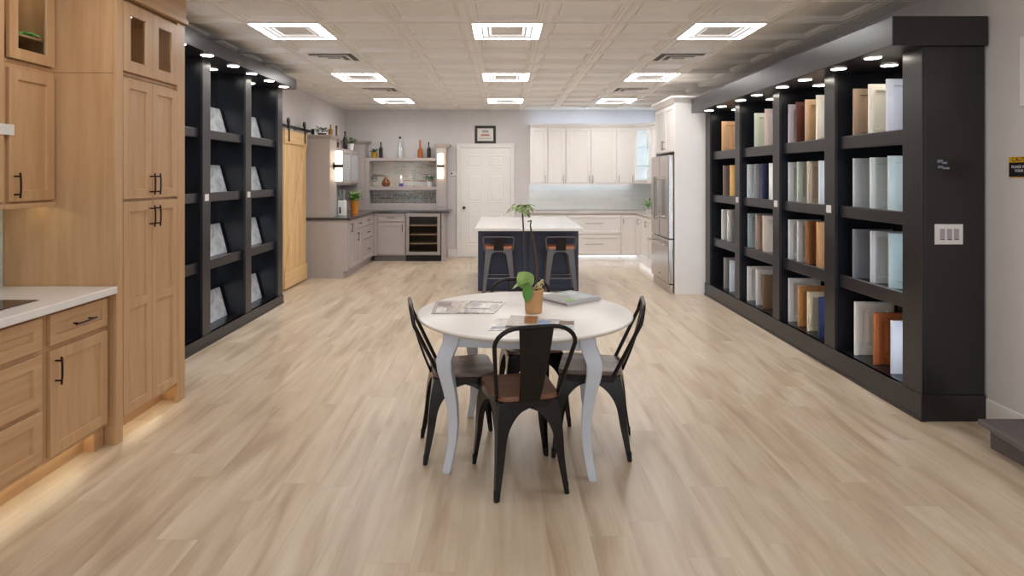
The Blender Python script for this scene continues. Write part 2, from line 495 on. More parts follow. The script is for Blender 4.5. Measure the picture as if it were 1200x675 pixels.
def pull(F, a, z, L, parent, m, vertical=True, stand=0.03, r=0.005, d0=0.021):
    """bar pull with two posts; a, z is its middle"""
    mb = MB(); h = L / 2
    if vertical:
        mb.tube([F.P(a, z - h, d0 + stand), F.P(a, z - h * 0.4, d0 + stand + 0.004), F.P(a, z + h * 0.4, d0 + stand + 0.004), F.P(a, z + h, d0 + stand)], r)
        for q in (-0.72, 0.72): mb.tube([F.P(a, z + h * q, d0), F.P(a, z + h * q, d0 + stand)], r * 0.9)
    else:
        mb.tube([F.P(a - h, z, d0 + stand), F.P(a - h * 0.4, z, d0 + stand + 0.004), F.P(a + h * 0.4, z, d0 + stand + 0.004), F.P(a + h, z, d0 + stand)], r)
        for q in (-0.72, 0.72): mb.tube([F.P(a + h * q, z, d0), F.P(a + h * q, z, d0 + stand)], r * 0.9)
    return mb.build('handle', m, parent, smooth=True)


def hollow(F, a0, a1, z0, z1, depth, m, parent, t=0.018, shelves=()):
    mb = MB()
    mb.fbox(F, a0, a0 + t, z0, z1, -depth, 0); mb.fbox(F, a1 - t, a1, z0, z1, -depth, 0)
    mb.fbox(F, a0 + t, a1 - t, z0, z0 + t, -depth, 0); mb.fbox(F, a0 + t, a1 - t, z1 - t, z1, -depth, 0)
    mb.fbox(F, a0 + t, a1 - t, z0 + t, z1 - t, -depth, -depth + 0.01)
    for s in shelves: mb.fbox(F, a0 + t, a1 - t, s, s + 0.012, -depth + 0.01, -0.02)
    return mb.build('carcass', m, parent)


# ------------------------------------------------------------ room shell
def struct(mb, name, m, **k): return mb.build(name, m, kind='structure', **k)


struct(MB().box(XL - 0.1, XR + 0.1, YF, YB + 0.1, -0.08, 0.0), 'floor', FLOOR_M_)
struct(MB().box(XL - 0.1, XL, YF, YB, 0, ZC + 0.1), 'wall_left', M_WALL)
struct(MB().box(XR, XR + 0.1, YF, YB, 0, ZC + 0.1), 'wall_right', M_WALL)
struct(MB().box(XL - 0.1, XR + 0.1, YB, YB + 0.1, 0, ZC + 0.1), 'wall_back', M_WALL)
# front wall behind the camera with its shop window opening
struct(MB().box(XL - 0.1, XR + 0.1, YF - 0.1, YF, 0, 0.2).box(XL - 0.1, XR + 0.1, YF - 0.1, YF, 2.5, ZC + 0.1)
       .box(XL - 0.1, XL + 0.25, YF - 0.1, YF, 0.2, 2.5).box(XR - 0.25, XR + 0.1, YF - 0.1, YF, 0.2, 2.5), 'wall_front', M_WALL)

# coffered ceiling tiles in a 0.61 m grid, openings where lights and vents sit
G = 0.61; GX0 = 0.03 - 0.305; GY0 = 5.33 - 0.305
FIX_Y = (5.33, 7.77, 10.21); FIX_X = (-1.80, 0.03, 1.86)
VENTS = [(-1.80, 6.55), (1.86, 6.55), (-1.80, 8.99), (1.86, 8.99)]
holes = {(round((x - GX0 - 0.305) / G), round((y - GY0 - 0.305) / G)) for x in FIX_X for y in FIX_Y}
holes |= {(round((x - GX0 - 0.305) / G), round((y - GY0 - 0.305) / G)) for x, y in VENTS}
tiles = MB(); tees = MB()
ix0, ix1 = math.floor((XL - GX0) / G), math.ceil((XR - GX0) / G)
iy0, iy1 = math.floor((YF - GY0) / G), math.ceil((YB - GY0) / G)
for i in range(ix0, ix1):
    for j in range(iy0, iy1):
        x0, x1 = max(XL, GX0 + i * G), min(XR, GX0 + (i + 1) * G)
        y0, y1 = max(YF, GY0 + j * G), min(YB, GY0 + (j + 1) * G)
        if x1 - x0 < 0.02 or y1 - y0 < 0.02 or (i, j) in holes: continue
        if x1 - x0 < 0.25 or y1 - y0 < 0.25: R = [(0, 0)]
        else: R = [(0.014, 0), (0.045, 0.0), (0.048, 0.012), (0.064, 0.012), (0.072, 0.038), (0.100, 0.044), (0.103, 0.032), (0.122, 0.032)]
        vs = []
        for ins, h in R:
            vs += [(x0 + ins, y0 + ins, ZC + h), (x0 + ins, y1 - ins, ZC + h), (x1 - ins, y1 - ins, ZC + h), (x1 - ins, y0 + ins, ZC + h)]
        fs = []
        for r_ in range(len(R) - 1):
            for e in range(4):
                g_ = (e + 1) % 4; k = r_ * 4
                fs.append((k + e, k + g_, k + 4 + g_, k + 4 + e))
        j4 = (len(R) - 1) * 4; fs.append((j4, j4 + 1, j4 + 2, j4 + 3))
        tiles.add(vs, fs)
for i in range(ix0, ix1 + 1):
    x = GX0 + i * G
    if XL < x < XR: tees.box(x - 0.014, x + 0.014, YF, YB, ZC - 0.006, ZC + 0.004)
for j in range(iy0, iy1 + 1):
    y = GY0 + j * G
    if YF < y < YB: tees.box(XL, XR, y - 0.014, y + 0.014, ZC - 0.005, ZC + 0.004)
ceil = struct(tiles, 'ceiling', M_CEIL)
struct(tees, 'trim_1', M_TEE)
struct(MB().box(XL - 0.1, XR + 0.1, YF, YB + 0.1, ZC + 0.1, ZC + 0.16), 'ceiling_deck', M_TEE)


# door in the back wall with casing
def six_panel(F, a0, a1, z0, z1, t0, t1, parent, name):
    mb = MB(); mb.fbox(F, a0, a1, z0, z1, t0, t1)
    w_ = (a1 - a0); st = 0.11; c = (a0 + a1) / 2; g = 0.055
    for (b0, b1) in ((0.22, 0.86), (1.02, 1.56), (1.66, 1.90)):
        for (p0, p1) in ((a0 + st, c - g), (c + g, a1 - st)):
            mb.rings(F, p0, p1, b0, b1, [(0, t1), (0.004, t1 + 0.004), (0.012, t1 + 0.004), (0.03, t1 - 0.0005), (0.05, t1 + 0.005)], back=False)
    return mb.build(name, M_TRIM, parent, kind='structure' if parent is None else None)


FB = F_mY(YB)
d1 = six_panel(FB, -0.798, 0.128, 0.005, 2.035, 0.0, 0.02, None, 'door_1')
k = MB()
kp = [(0.001, 0), (0.026, 0.0), (0.026, 0.006), (0.011, 0.010), (0.010, 0.03), (0.022, 0.036), (0.027, 0.05), (0.022, 0.062), (0.001, 0.066)]
vs_ = MB().lathe(kp, n=20)
k.add([Vector((-0.735 + p.x, YB - 0.02 - p.z, 0.92 + p.y)) for p in vs_.v], vs_.f)
k.build('door_knob', M_BLKMET, d1, smooth=True)
cas = MB()
for (a0, a1, z0, z1) in ((-0.875, -0.80, 0, 2.115), (0.13, 0.205, 0, 2.115), (-0.80, 0.13, 2.04, 2.115)):
    cas.rings(FB, a0, a1, z0, z1, [(0, 0), (0, 0.018), (0.006, 0.026), (0.03, 0.026), (0.034, 0.022)])
struct(cas, 'trim_2', M_TRIM)
bb = MB(); bb.fbox(FB, -1.04, -0.875, 0, 0.14, 0, 0.014); bb.fbox(FB, 0.205, 0.47, 0, 0.14, 0, 0.014)
struct(bb, 'baseboard_back', M_TRIM, bevel=0.003)
struct(MB().box(XR - 0.014, XR, YF, 3.80, 0, 0.14), 'baseboard_right', M_TRIM, bevel=0.004)
struct(MB().box(XL, XL + 0.014, 9.05, 9.12, 0, 2.10).box(XL, XL + 0.02, 7.42, 8.05, 0, 0.14), 'trim_3', M_TRIM)


# ------------------------------------------------------------ ceiling lights and vents
def troffer(x, y, label):
    t = thing('ceiling_light', label, 'ceiling light', (x, y, ZC), 'square ceiling lights')
    F = Face((0, 0, 0), (1, 0, 0), (0, 0, -1))

    def sq(mb, prof, cap):
        vs = []
        for h, z in prof: vs += [(x - h, y - h, z), (x - h, y + h, z), (x + h, y + h, z), (x + h, y - h, z)]
        fs = []
        for r_ in range(len(prof) - 1):
            for e in range(4):
                g_ = (e + 1) % 4; k_ = r_ * 4
                fs.append((k_ + e, k_ + g_, k_ + 4 + g_, k_ + 4 + e))
        if cap: j_ = (len(prof) - 1) * 4; fs.append((j_, j_ + 1, j_ + 2, j_ + 3))
        return mb.add(vs, fs)
    sq(MB(), [(0.300, ZC + 0.03), (0.300, ZC - 0.004), (0.288, ZC - 0.006), (0.284, ZC + 0.0)], False).build('frame', M_TRIM, t)
    sq(MB(), [(0.284, ZC - 0.002), (0.222, ZC + 0.001)], False).build('diffuser', E_PANEL, t)
    sq(MB(), [(0.222, ZC + 0.001), (0.218, ZC - 0.010), (0.208, ZC - 0.010), (0.205, ZC + 0.006)], False).build('inner_rim', M_TRIM, t)
    sq(MB(), [(0.205, ZC + 0.006), (0.168, ZC + 0.010)], False).build('soft_panel', E_SOFT, t)
    sq(MB(), [(0.168, ZC + 0.010), (0.164, ZC - 0.004), (0.152, ZC - 0.004), (0.149, ZC + 0.012)], False).build('inner_rim', M_TRIM, t)
    sq(MB(), [(0.149, ZC + 0.012), (0.138, ZC + 0.012)], False).build('light_line', E_LINE, t)
    sq(MB(), [(0.138, ZC + 0.012), (0.134, ZC + 0.002), (0.126, ZC + 0.002), (0.122, ZC + 0.014), (0.05, ZC + 0.014)], True).build('center_panel', M_TRIM, t)
    return t


rown = ['first row', 'middle row', 'row by back wall']
coln = ['on the side of the barn door', 'in line with the island', 'on the side of the sample shelves']
for j, y in enumerate(FIX_Y):
    for i, x in enumerate(FIX_X):
        troffer(x, y, 'square ceiling light, %s, %s' % (rown[j], coln[i]))
for n_, (x, y) in enumerate(VENTS):
    lab = ['square ceiling air vent above the dark shelf, between first two lights', 'square ceiling air vent near sample shelves, between first two lights',
           'small looking ceiling vent on barn door side, before the last light', 'small looking ceiling vent on fridge side, before the last light'][n_]
    t = thing('ceiling_vent', lab, 'air vent', (x, y, ZC), 'ceiling air vents')
    for nm, ho, hi, z, mm in (('frame', 0.298, 0.23, ZC - 0.004, M_TRIM), ('louvre', 0.20, 0.15, ZC - 0.012, M_TRIM), ('louvre', 0.12, 0.07, ZC - 0.014, M_TRIM)):
        mb = MB(); vs = []
        for h, zz in ((ho, z), (hi, z + 0.022), (hi, z + 0.026), (ho, z + 0.006)):
            vs += [(x - h, y - h, zz), (x - h, y + h, zz), (x + h, y + h, zz), (x + h, y - h, zz)]
        fs = [(r_ * 4 + e, r_ * 4 + (e + 1) % 4, ((r_ + 1) % 4) * 4 + (e + 1) % 4, ((r_ + 1) % 4) * 4 + e) for r_ in range(4) for e in range(4)]
        mb.add(vs, fs).build(nm, mm, t)
    MB().box(x - 0.298, x + 0.298, y - 0.298, y + 0.298, ZC + 0.03, ZC + 0.04).build('duct_opening', mat('duct_grey', (150, 143, 136), 0.6), t)


# ------------------------------------------------------------ black shelf walls
def shelf_wall(name, label, s, xf, xw, stiles, rails, zb, zt, hx, hz0, hz1, pucks, pz, tags, ends):
    """s = +1: opens towards -X (stands on the right-hand wall)"""
    y0, y1 = stiles[0][0], stiles[-1][1]
    t = thing(name, label, 'shelving', ((xf + xw) / 2, (y0 + y1) / 2, 0))

    def bx(mb, xa, xb, *r): return mb.box(min(xa, xb), max(xa, xb), *r)
    for i, (a, b) in enumerate(stiles):
        bx(MB(), xf, xf + s * 0.022, a, b, 0.15 if zb > 0.12 else zb, zt).build('stile', M_BLACK, t, bevel=0.002)
        if i == 0: pa, pb = (a + 0.0, b - 0.0)
        else: pa, pb = a + 0.004, b - 0.004
        bx(MB(), xf + s * 0.0225, xw, pa, pb, 0.0, zt).build('end_panel' if i in (0, len(stiles) - 1) else 'partition', M_BLACK if i == 0 else M_BLACKIN, t, bevel=0.002)
    bx(MB(), xw - s * 0.012, xw, y0 + 0.02, y1 - 0.02, 0.02, zt).build('back_panel', M_BLACKIN, t)
    bx(bx(MB(), xf - s * 0.012, xf + s * 0.03, y0 - 0.012, y1, 0, zb), xf - s * 0.02, xf + s * 0.02, y0 - 0.02, y1, 0, 0.02).build('plinth', M_BLACK, t, bevel=0.003)
    if s > 0:
        bx(MB(), xf + 0.0305, xw, y0 - 0.012, y0 - 0.001, 0.0, 0.16).build('plinth_return', M_BLACK, t, bevel=0.002)
    bx(MB(), hx, xw, y0 - (0.03 if s > 0 else 0.01), y1 - (0.065 if s > 0 else -0.05), hz0, hz1).build('header', M_BLACK, t, bevel=0.004)
    zc = hz0 - 0.012
    for i in range(len(stiles) - 1):
        a, b = stiles[i][1], stiles[i + 1][0]
        bx(MB(), xf + s * 0.0, xw - s * 0.012, a, b, zb - 0.02, zb).build('shelf', M_BLACKIN, t, bevel=0.001)
        for (zt_, z0_) in rails:
            bd = bx(MB(), xf + s * 0.065, xw - s * 0.012, a, b, zt_ - 0.045, zt_ - 0.012).build('shelf', M_BLACKIN, t)
            bx(MB(), xf + s * 0.035, xf + s * 0.064, a + 0.001, b - 0.001, z0_, zt_).build('front_rail', M_BLACK, bd, bevel=0.008, seg=3)
        # slim led strip up the inner side of the partition that is closest to the entrance, aimed into the bay
        bx(MB(), xf + s * 0.024, xf + s * 0.033, a + 0.001, a + 0.006, zb + 0.02, hz0 - 0.02).build('light_strip', E_COOL, t)
        yc = (a + b) / 2
        lens = MB().lathe([(0.052, hz0 - 0.0125), (0.052, hz0 - 0.0115)], (xf + s * 0.17, yc, 0), 20)
        rim = MB().lathe([(0.052, hz0 - 0.0005), (0.058, hz0 - 0.0005), (0.058, hz0 - 0.012), (0.052, hz0 - 0.012)], (xf + s * 0.17, yc, 0), 20, caps=False)
        r_ = rim.build('puck_light', M_TRIM, t); lens.build('lens', E_PUCK, r_)
    for y in pucks:
        rim = MB().lathe([(0.050, pz - 0.0005), (0.056, pz - 0.0005), (0.056, pz - 0.010), (0.050, pz - 0.010)], (xf - s * 0.105, y, 0), 20, caps=False)
        r_ = rim.build('puck_light', M_TRIM, t)
        MB().lathe([(0.050, pz - 0.0105), (0.050, pz - 0.0095)], (xf - s * 0.105, y, 0), 20).build('lens', E_PUCK, r_)
    for (ya, z) in tags:
        bx(MB(), xf - s * 0.004, xf - s * 0.0005, ya - 0.035, ya + 0.035, z - 0.03, z + 0.03).build('tag', M_TAG, t, label='small square white tag')
    return t


R_ST = [(3.80, 3.985), (4.80, 4.955), (5.765, 5.905), (6.735, 6.87), (7.70, 7.865)]
R_RAILS = [(1.81, 1.71), (1.275, 1.185), (0.745, 0.645)]
shelf_wall('display_shelf', 'dark espresso built-in shelving full of cabinet door samples', 1, 2.57, 2.955, R_ST, R_RAILS, 0.16, 2.30, 2.37, 2.30, 2.48,
           [4.13, 4.55, 5.06, 5.47, 6.02, 6.43, 6.99, 7.42], 2.30, [(4.885, 1.245), (5.835, 1.245), (6.80, 1.245)], None)
L_ST = [(4.22, 4.36), (4.50 + 0.005, 4.645), (5.41, 5.555), (6.31, 6.455), (7.215, 7.365)]
L_ST = [(4.22, 4.26), (4.505, 4.645), (5.41, 5.555), (6.31, 6.455), (7.215, 7.365)]
L_RAILS = [(1.925, 1.84), (1.355, 1.27), (0.75, 0.657)]
shelf_wall('display_shelf', 'dark espresso built-in shelving with grey slabs, beside the maple pantry', -1, -2.63, -2.935, L_ST, L_RAILS, 0.10, 2.54, -2.48, 2.54, 2.665,
           [4.36, 4.81, 5.27, 5.78, 6.2, 6.67, 7.11], 2.54, [(5.48, 1.315), (6.385, 1.315)], None)

# switch and marks on the end panel of the sample shelving
FS = F_mY(3.80)
t = thing('light_switch', 'white three gang wall switch on the black end panel', 'light switch', (2.735, 3.80, 1.08))
MB().rings(FS, 2.648, 2.822, 1.083, 1.208, [(0, 0.0005), (0.004, 0.006)]).build('switch_plate', M_PLATE, t)
for x in (2.692, 2.735, 2.778):
    MB().rings(FS, x - 0.016, x + 0.016, 1.112, 1.180, [(0, 0.0062), (0.001, 0.0075)]).build('rocker', M_PLATEB, t)
    MB().fbox(FS, x - 0.013, x + 0.013, 1.114, 1.117, 0.0076, 0.0095).build('rocker_edge', M_BLKMET, t)
mk = MB(); mk.fbox(FS, 2.665, 2.70, 1.586, 1.604, 0.0003, 0.0012); mk.fbox(FS, 2.695, 2.725, 1.578, 1.590, 0.0003, 0.0012)
mk.fbox(FS, 2.668, 2.70, 1.552, 1.566, 0.0003, 0.0012); mk.fbox(FS, 2.695, 2.738, 1.546, 1.558, 0.0003, 0.0012)
mk.build('sticker', mat('pale_smudge', (120, 130, 142), 0.6, var=0.5, scale=60), label='pale smudges on black end panel above the switch', cat='sticker')  # thin pale patches only, not known to be a sticker

# sign on the right wall
FW = F_mX(XR)
t = thing('wall_sign', 'small black and yellow caution sign on the grey wall', 'sign', (XR, 3.54, 1.495))
MB().fbox(FW, -3.63, -3.43, 1.495, 1.615, 0.0, 0.006).build('sign_board', mat('sign_yellow', (222, 172, 30), 0.5), t, bevel=0.002)
MB().fbox(FW, -3.626, -3.434, 1.500, 1.582, 0.0062, 0.0072).build('black_field', mat('sign_black', (22, 22, 26), 0.5), t)


def text(body, F, a, z, d, size, m, parent, name='lettering'):
    c = bpy.data.curves.new(name, 'FONT'); c.body = body; c.size = size; c.align_x = 'CENTER'; c.align_y = 'CENTER'; c.extrude = 0.0004
    tmp = bpy.data.objects.new(name, c); COL.objects.link(tmp); c.materials.append(m)
    bpy.context.view_layer.update()
    me = bpy.data.meshes.new_from_object(tmp.evaluated_get(bpy.context.evaluated_depsgraph_get()))
    bpy.data.objects.remove(tmp)
    o = bpy.data.objects.new(name, me); COL.objects.link(o)
    u, n = F.u, F.n; v = Vector((0, 0, 1))
    R = Matrix((u, v, n)).transposed().to_4x4()
    R.translation = F.P(a, z, d) - (ORG[parent.name] if parent else Vector((0, 0, 0)))
    o.matrix_local = R
    if parent: o.parent = parent
    o.matrix_local = R
    return o


text('CAUTION', FW, -3.53, 1.598, 0.0066, 0.034, mat('sign_black', (22, 22, 26)), t)
text('PLEASE WATCH', FW, -3.53, 1.556, 0.0076, 0.022, M_PLATE, t)
text('YOUR STEP', FW, -3.53, 1.533, 0.0076, 0.022, M_PLATE, t)
MB().rings(FW, -3.545, -3.05, 1.90, 2.30, [(0, 0), (0, 0.012), (0.004, 0.015)]).build('wall_panel', M_TRIM, label='white flat panel high on the grey wall above the caution sign', cat='wall panel')

# grey step platform
t = thing('step_platform', 'low grey wooden step platform beside the black end panel', 'step', (2.8, 2.6, 0))
MB().box(2.69, XR - 0.016, 2.0, 3.42, 0.0, 0.125).build('riser', M_PLATF, t, bevel=0.003)
ps = [(2.635, 3.44), (2.59, 3.10), (2.53, 2.60), (2.50, 1.9), (XR - 0.016, 1.9), (XR - 0.016, 3.44)]
mb = MB(); n_ = len(ps)
mb.add([(x, y, 0.125) for x, y in ps] + [(x, y, 0.155) for x, y in ps], [tuple(range(n_))[::-1], tuple(range(n_, 2 * n_))] + [(i, (i + 1) % n_, n_ + (i + 1) % n_, n_ + i) for i in range(n_)])
mb.build('tread', M_PLATF, t, bevel=0.006)

# ------------------------------------------------------------ door samples
SM = {}


def sm(rgb, wd=False, rough=0.4):
    key = ('s', rgb, wd)
    if key not in SM:
        if wd: SM[key] = wood('sample_wood_%d_%d_%d' % rgb, tuple(min(255, int(c * 1.06)) for c in rgb), tuple(int(c * 0.86) for c in rgb), 'z', rough)
        else: SM[key] = mat('sample_paint_%d_%d_%d' % rgb, rgb, rough, var=0.02)
    return SM[key]


BAYN = ['first bay behind the switch panel', 'second bay from the switch panel', 'third bay from the switch panel', 'last bay beside the fridge cabinet']
ROWN = ['top row', 'second row', 'third row', 'bottom row']
RB = [(3.985, 4.80), (4.955, 5.765), (5.905, 6.735), (6.87, 7.70)]
RZ = [1.798, 1.263, 0.733, 0.16]
SAMPLES = {
    (0, 0): [('taupe wood', (176, 152, 132), 1001, 1, .365), ('creamy white', (226, 220, 206), 1019, 0, .37), ('pale cool grey', (206, 206, 212), 1040, 0, .375)],
    (0, 1): [('light grey', (196, 200, 204), 1001, 0, .375), ('off-white', (214, 220, 220), 1021, 0, .375), ('pale sage', (190, 202, 200), 1042, 0, .38)],
    (0, 2): [('pewter grey', (138, 142, 150), 1000.7, 0, .37), ('white', (208, 210, 214), 1021.5, 0, .375), ('pale seafoam', (168, 186, 186), 1043, 0, .38)],
    (0, 3): [('white raised panel', (236, 234, 228), 1002.5, 2, .40), ('reddish cherry raised panel', (168, 96, 52), 1025, 3, .37), ('pale grey slab', (208, 212, 218), 1045.5, 4, .36)],
    (1, 0): [('pale lilac white', (206, 200, 206), 922.8, 0, .37), ('dark mahogany', (94, 54, 48), 933.5, 1, .375), ('tan', (190, 160, 128), 944.5, 1, .375), ('cream', (230, 216, 192), 957.5, 0, .39)],
    (1, 1): [('cool white', (208, 212, 216), 922.8, 0, .37), ('pale green', (190, 198, 188), 935, 0, .37), ('beige', (198, 182, 162), 947, 0, .37), ('light stone', (202, 202, 204), 960.5, 0, .37)],
    (1, 2): [('white', (222, 228, 232), 924, 0, .37), ('light grey', (206, 206, 206), 935, 0, .37), ('walnut brown', (150, 104, 66), 945, 1, .38), ('golden oak', (190, 144, 98), 958, 1, .385)],
    (1, 3): [('bright white', (226, 230, 232), 923, 0, .40), ('orange maple', (196, 144, 92), 936, 1, .36), ('antique cream', (222, 208, 180), 947, 0, .34), ('navy', (42, 50, 84), 960, 0, .33)],
    (2, 0): [('pale green', (198, 204, 190), 884.7, 0, .37), ('pinkish beige', (204, 182, 168), 897, 1, .385)],
    (2, 1): [('white', (214, 220, 226), 875.5, 0, .37), ('mid grey', (150, 152, 160), 884.7, 0, .37), ('navy', (40, 48, 76), 893.4, 0, .37), ('cream', (220, 214, 200), 902, 0, .37)],
    (2, 2): [('blue grey', (166, 182, 186), 876.8, 0, .37), ('taupe', (172, 152, 138), 886, 1, .37), ('light beige', (206, 190, 176), 894.5, 0, .37)],
    (2, 3): [('white', (224, 226, 226), 876, 0, .37), ('bone white', (216, 212, 208), 886.6, 0, .37), ('dark olive brown', (104, 78, 52), 894.6, 1, .34)],
    (3, 0): [('light maple', (224, 180, 134), 846.3, 1, .37)],
    (3, 1): [('grey taupe', (140, 124, 114), 848, 1, .37), ('yellow birch', (224, 180, 110), 856, 1, .37)],
    (3, 2): [('white', (222, 224, 224), 846, 0, .37), ('pale cream', (214, 208, 200), 852.7, 0, .37), ('dark grey', (84, 82, 84), 858.5, 0, .37)],
    (3, 3): [('mid grey', (144, 142, 144), 848.7, 0, .37), ('light grey', (186, 188, 192), 855.4, 0, .36)],
}
for (bay, row), lst in SAMPLES.items():
    for (nm, rgb, px, kind_, h) in lst:
        yb = 1914.0 / (px - 590)
        yb = max(RB[bay][0] + 0.11, min(RB[bay][1] - 0.045, yb))
        x0 = (px - 590) * yb / 725.0
        x0 = max(2.64, x0)
        x1 = min(x0 + 0.30, 2.935)
        z0 = RZ[row]
        wd = kind_ in (1, 3)
        F = F_mY(yb)
        mb = MB(); a0, a1, z1 = x0, x1, z0 + h
        if kind_ == 4: R = [(0, -0.019), (0, -0.001), (0.002, 0)]
        elif kind_ in (2, 3): R = [(0, -0.02), (0, -0.003), (0.005, 0), (0.055, 0), (0.060, -0.008), (0.075, -0.008), (0.10, -0.001)]
        else: R = [(0, -0.02), (0, -0.002), (0.002, 0), (0.046, 0), (0.050, -0.013)]
        mb.rings(F, a0, a1, z0, z1, R)
        lab = nm + ' cabinet door sample, ' + ROWN[row] + ', ' + BAYN[bay]
        rgb = tuple(min(246, int(c * 1.06)) for c in rgb)
        mb.build('door_sample', sm(rgb, wd), label=lab, cat='door sample', group='cabinet door samples on the dark shelving')

# grey slabs leaning on the back of the other shelving
M_SLAB = stone_material('grey_marble', [(150, 154, 160), (196, 200, 206), (226, 228, 232)], (3, 3, 3), 2.5, 0.25)
LB = [(5.555, 6.31), (6.455, 7.215)]; LZ = [1.913, 1.343, 0.738, 0.10]
for bi, (a, b) in enumerate(LB):
    for ri, z in enumerate(LZ):
        hh = [0.27, 0.27, 0.29, 0.28][ri]
        y1_ = b - 0.04; y0_ = y1_ - 0.40
        xb, xt = -2.80, -2.875
        mb = MB(); th = 0.012
        mb.add([(xb, y0_, z), (xb, y1_, z), (xt, y1_, z + hh), (xt, y0_, z + hh),
                (xb - th, y0_, z + 0.003), (xb - th, y1_, z + 0.003), (xt - th, y1_, z + hh + 0.003), (xt - th, y0_, z + hh + 0.003)],
               [(0, 1, 2, 3), (7, 6, 5, 4), (0, 4, 5, 1), (1, 5, 6, 2), (2, 6, 7, 3), (3, 7, 4, 0)])
        mb.build('stone_sample', M_SLAB, label='grey marbled stone slab leaning, %s, %s of dark shelving' % (ROWN[ri], ['bay closer to pantry', 'bay closer to barn door'][bi]),
                 cat='stone sample', group='stone slabs leaning on the dark shelving')

# ------------------------------------------------------------ maple cabinets
FM = F_pX(-2.18)
# tiled backsplash behind the worktop
M_BSP = tile_material('pale_glass_tile', (212, 222, 216), (198, 212, 208), (226, 228, 224))
MB().box(XL, -2.795, 0.8, 3.455, 0.0, 2.74).build('wall_furring', M_BSP, kind='structure')

# tall pantry
t = thing('pantry_cabinet', 'tall maple pantry cabinet with paired doors and glazed top', 'cabinet', (-2.49, 3.83, 0))
MB().box(XL + 0.002, -2.18, 3.46, 4.19, 0.11, 2.08).build('carcass', M_MAPLE, t, bevel=0.002)
hollow(FM, 3.46, 4.19, 2.082, 2.52, 0.60, M_MAPLE, t)
MB().lathe([(0.04, 2.494), (0.04, 2.5)], (-2.32, 3.83, 0), 16).build('puck_light', E_PUCK, t)
MB().box(-2.178, -2.160, 3.452, 3.512, 0, 2.74).box(-2.30, -2.18, 3.462, 3.50, 0, 0.109).build('stile', M_MAPLE, t, bevel=0.002)
MB().box(-2.178, -2.160, 4.10, 4.195, 0, 2.52).box(-2.30, -2.18, 4.15, 4.19, 0, 0.109).build('stile', M_MAPLE, t, bevel=0.002)
MB().box(-2.31, -2.29, 3.51, 4.14, 0, 0.109).build('toe_board', M_MAPLEY, t)
MB().box(-2.28, -2.27, 3.53, 4.12, 0.100, 0.108).build('toe_light', E_WARM, t)
mb = MB().box(XL + 0.002, -2.135, 3.457, 4.20, 2.525, 2.56).box(XL + 0.002, -2.150, 3.457, 4.195, 2.56, 2.74); mb.build('crown', M_MAPLEY, t, bevel=0.004)
FP = F_pX(-2.178)
for (a0, a1, hs) in ((3.516, 3.803, 1), (3.807, 4.094, 0)):
    ah = a1 - 0.028 if hs else a0 + 0.028
    d = shaker(FP, a0, a1, 1.37, 2.065, M_MAPLE, t); pull(FP, ah, 1.455, 0.13, d, M_BRONZE)
    d = shaker(FP, a0, a1, 0.135, 1.352, M_MAPLE, t, midrail=0.76); pull(FP, ah, 1.26, 0.13, d, M_BRONZE)
    glass_door(FP, a0, a1, 2.105, 2.50, M_MAPLE, t, rail=0.065)

# base cabinets below the white worktop
FBx = F_pX(-2.215)
t = thing('base_cabinet', 'maple base cabinet with one drawer over one door', 'cabinet', (-2.5, 3.2, 0), 'maple base cabinets')
MB().box(-2.79, -2.215, 2.976, 3.458, 0.11, 0.845).build('carcass', M_MAPLE, t, bevel=0.001)
d = shaker(FBx, 2.998, 3.432, 0.677, 0.828, M_MAPLEY, t, 'drawer', rail=0.045); pull(FBx, 3.215, 0.752, 0.16, d, M_BRONZE, False)
d = shaker(FBx, 2.998, 3.432, 0.135, 0.652, M_MAPLE, t, 'door'); pull(FBx, 3.03, 0.55, 0.135, d, M_BRONZE)
MB().box(-2.31, -2.29, 2.976, 3.45, 0, 0.109).box(-2.29, -2.23, 3.37, 3.45, 0, 0.109).build('toe_board', M_MAPLEY, t)
MB().box(-2.275, -2.265, 2.99, 3.34, 0.100, 0.1085).build('toe_light', E_WARM, t)
t = thing('base_cabinet', 'maple base cabinet with three wide drawers below the cooktop', 'cabinet', (-2.5, 2.4, 0), 'maple base cabinets')
MB().box(-2.79, -2.215, 1.80, 2.974, 0.11, 0.845).build('carcass', M_MAPLE, t, bevel=0.001)
for z0, z1 in ((0.677, 0.828), (0.408, 0.652), (0.145, 0.385)):
    d = shaker(FBx, 2.05, 2.945, z0, z1, M_MAPLEY, t, 'drawer', rail=0.055); pull(FBx, 2.40, (z0 + z1) / 2, 0.16, d, M_BRONZE, False)
MB().box(-2.31, -2.29, 1.80, 2.974, 0, 0.109).build('toe_board', M_MAPLEY, t)
MB().box(-2.275, -2.265, 1.85, 2.97, 0.100, 0.1085).build('toe_light', E_WARM, t)
MB().box(-2.794, -2.155, 1.78, 3.456, 0.848, 0.888).build('worktop', M_QUARTZ, label='white quartz worktop on the maple base cabinets', cat='worktop', bevel=0.004)
t = thing('cooktop', 'dark glass cooktop set in the white worktop', 'cooktop', (-2.5, 2.6, 0.888))
MB().rings(Face((0, 0, 0.888), (1, 0, 0), (0, 0, 1)), 0, 0.0001, 0, 0.0001, [(0, 0)]) if False else None
MB().box(-2.745, -2.285, 2.25, 3.05, 0.8885, 0.892).build('steel_rim', M_STEEL, t, bevel=0.001)
MB().box(-2.737, -2.293, 2.258, 3.042, 0.8922, 0.895).build('glass_plate', mat('cooktop_glass', (60, 48, 44), 0.1), t, bevel=0.001)

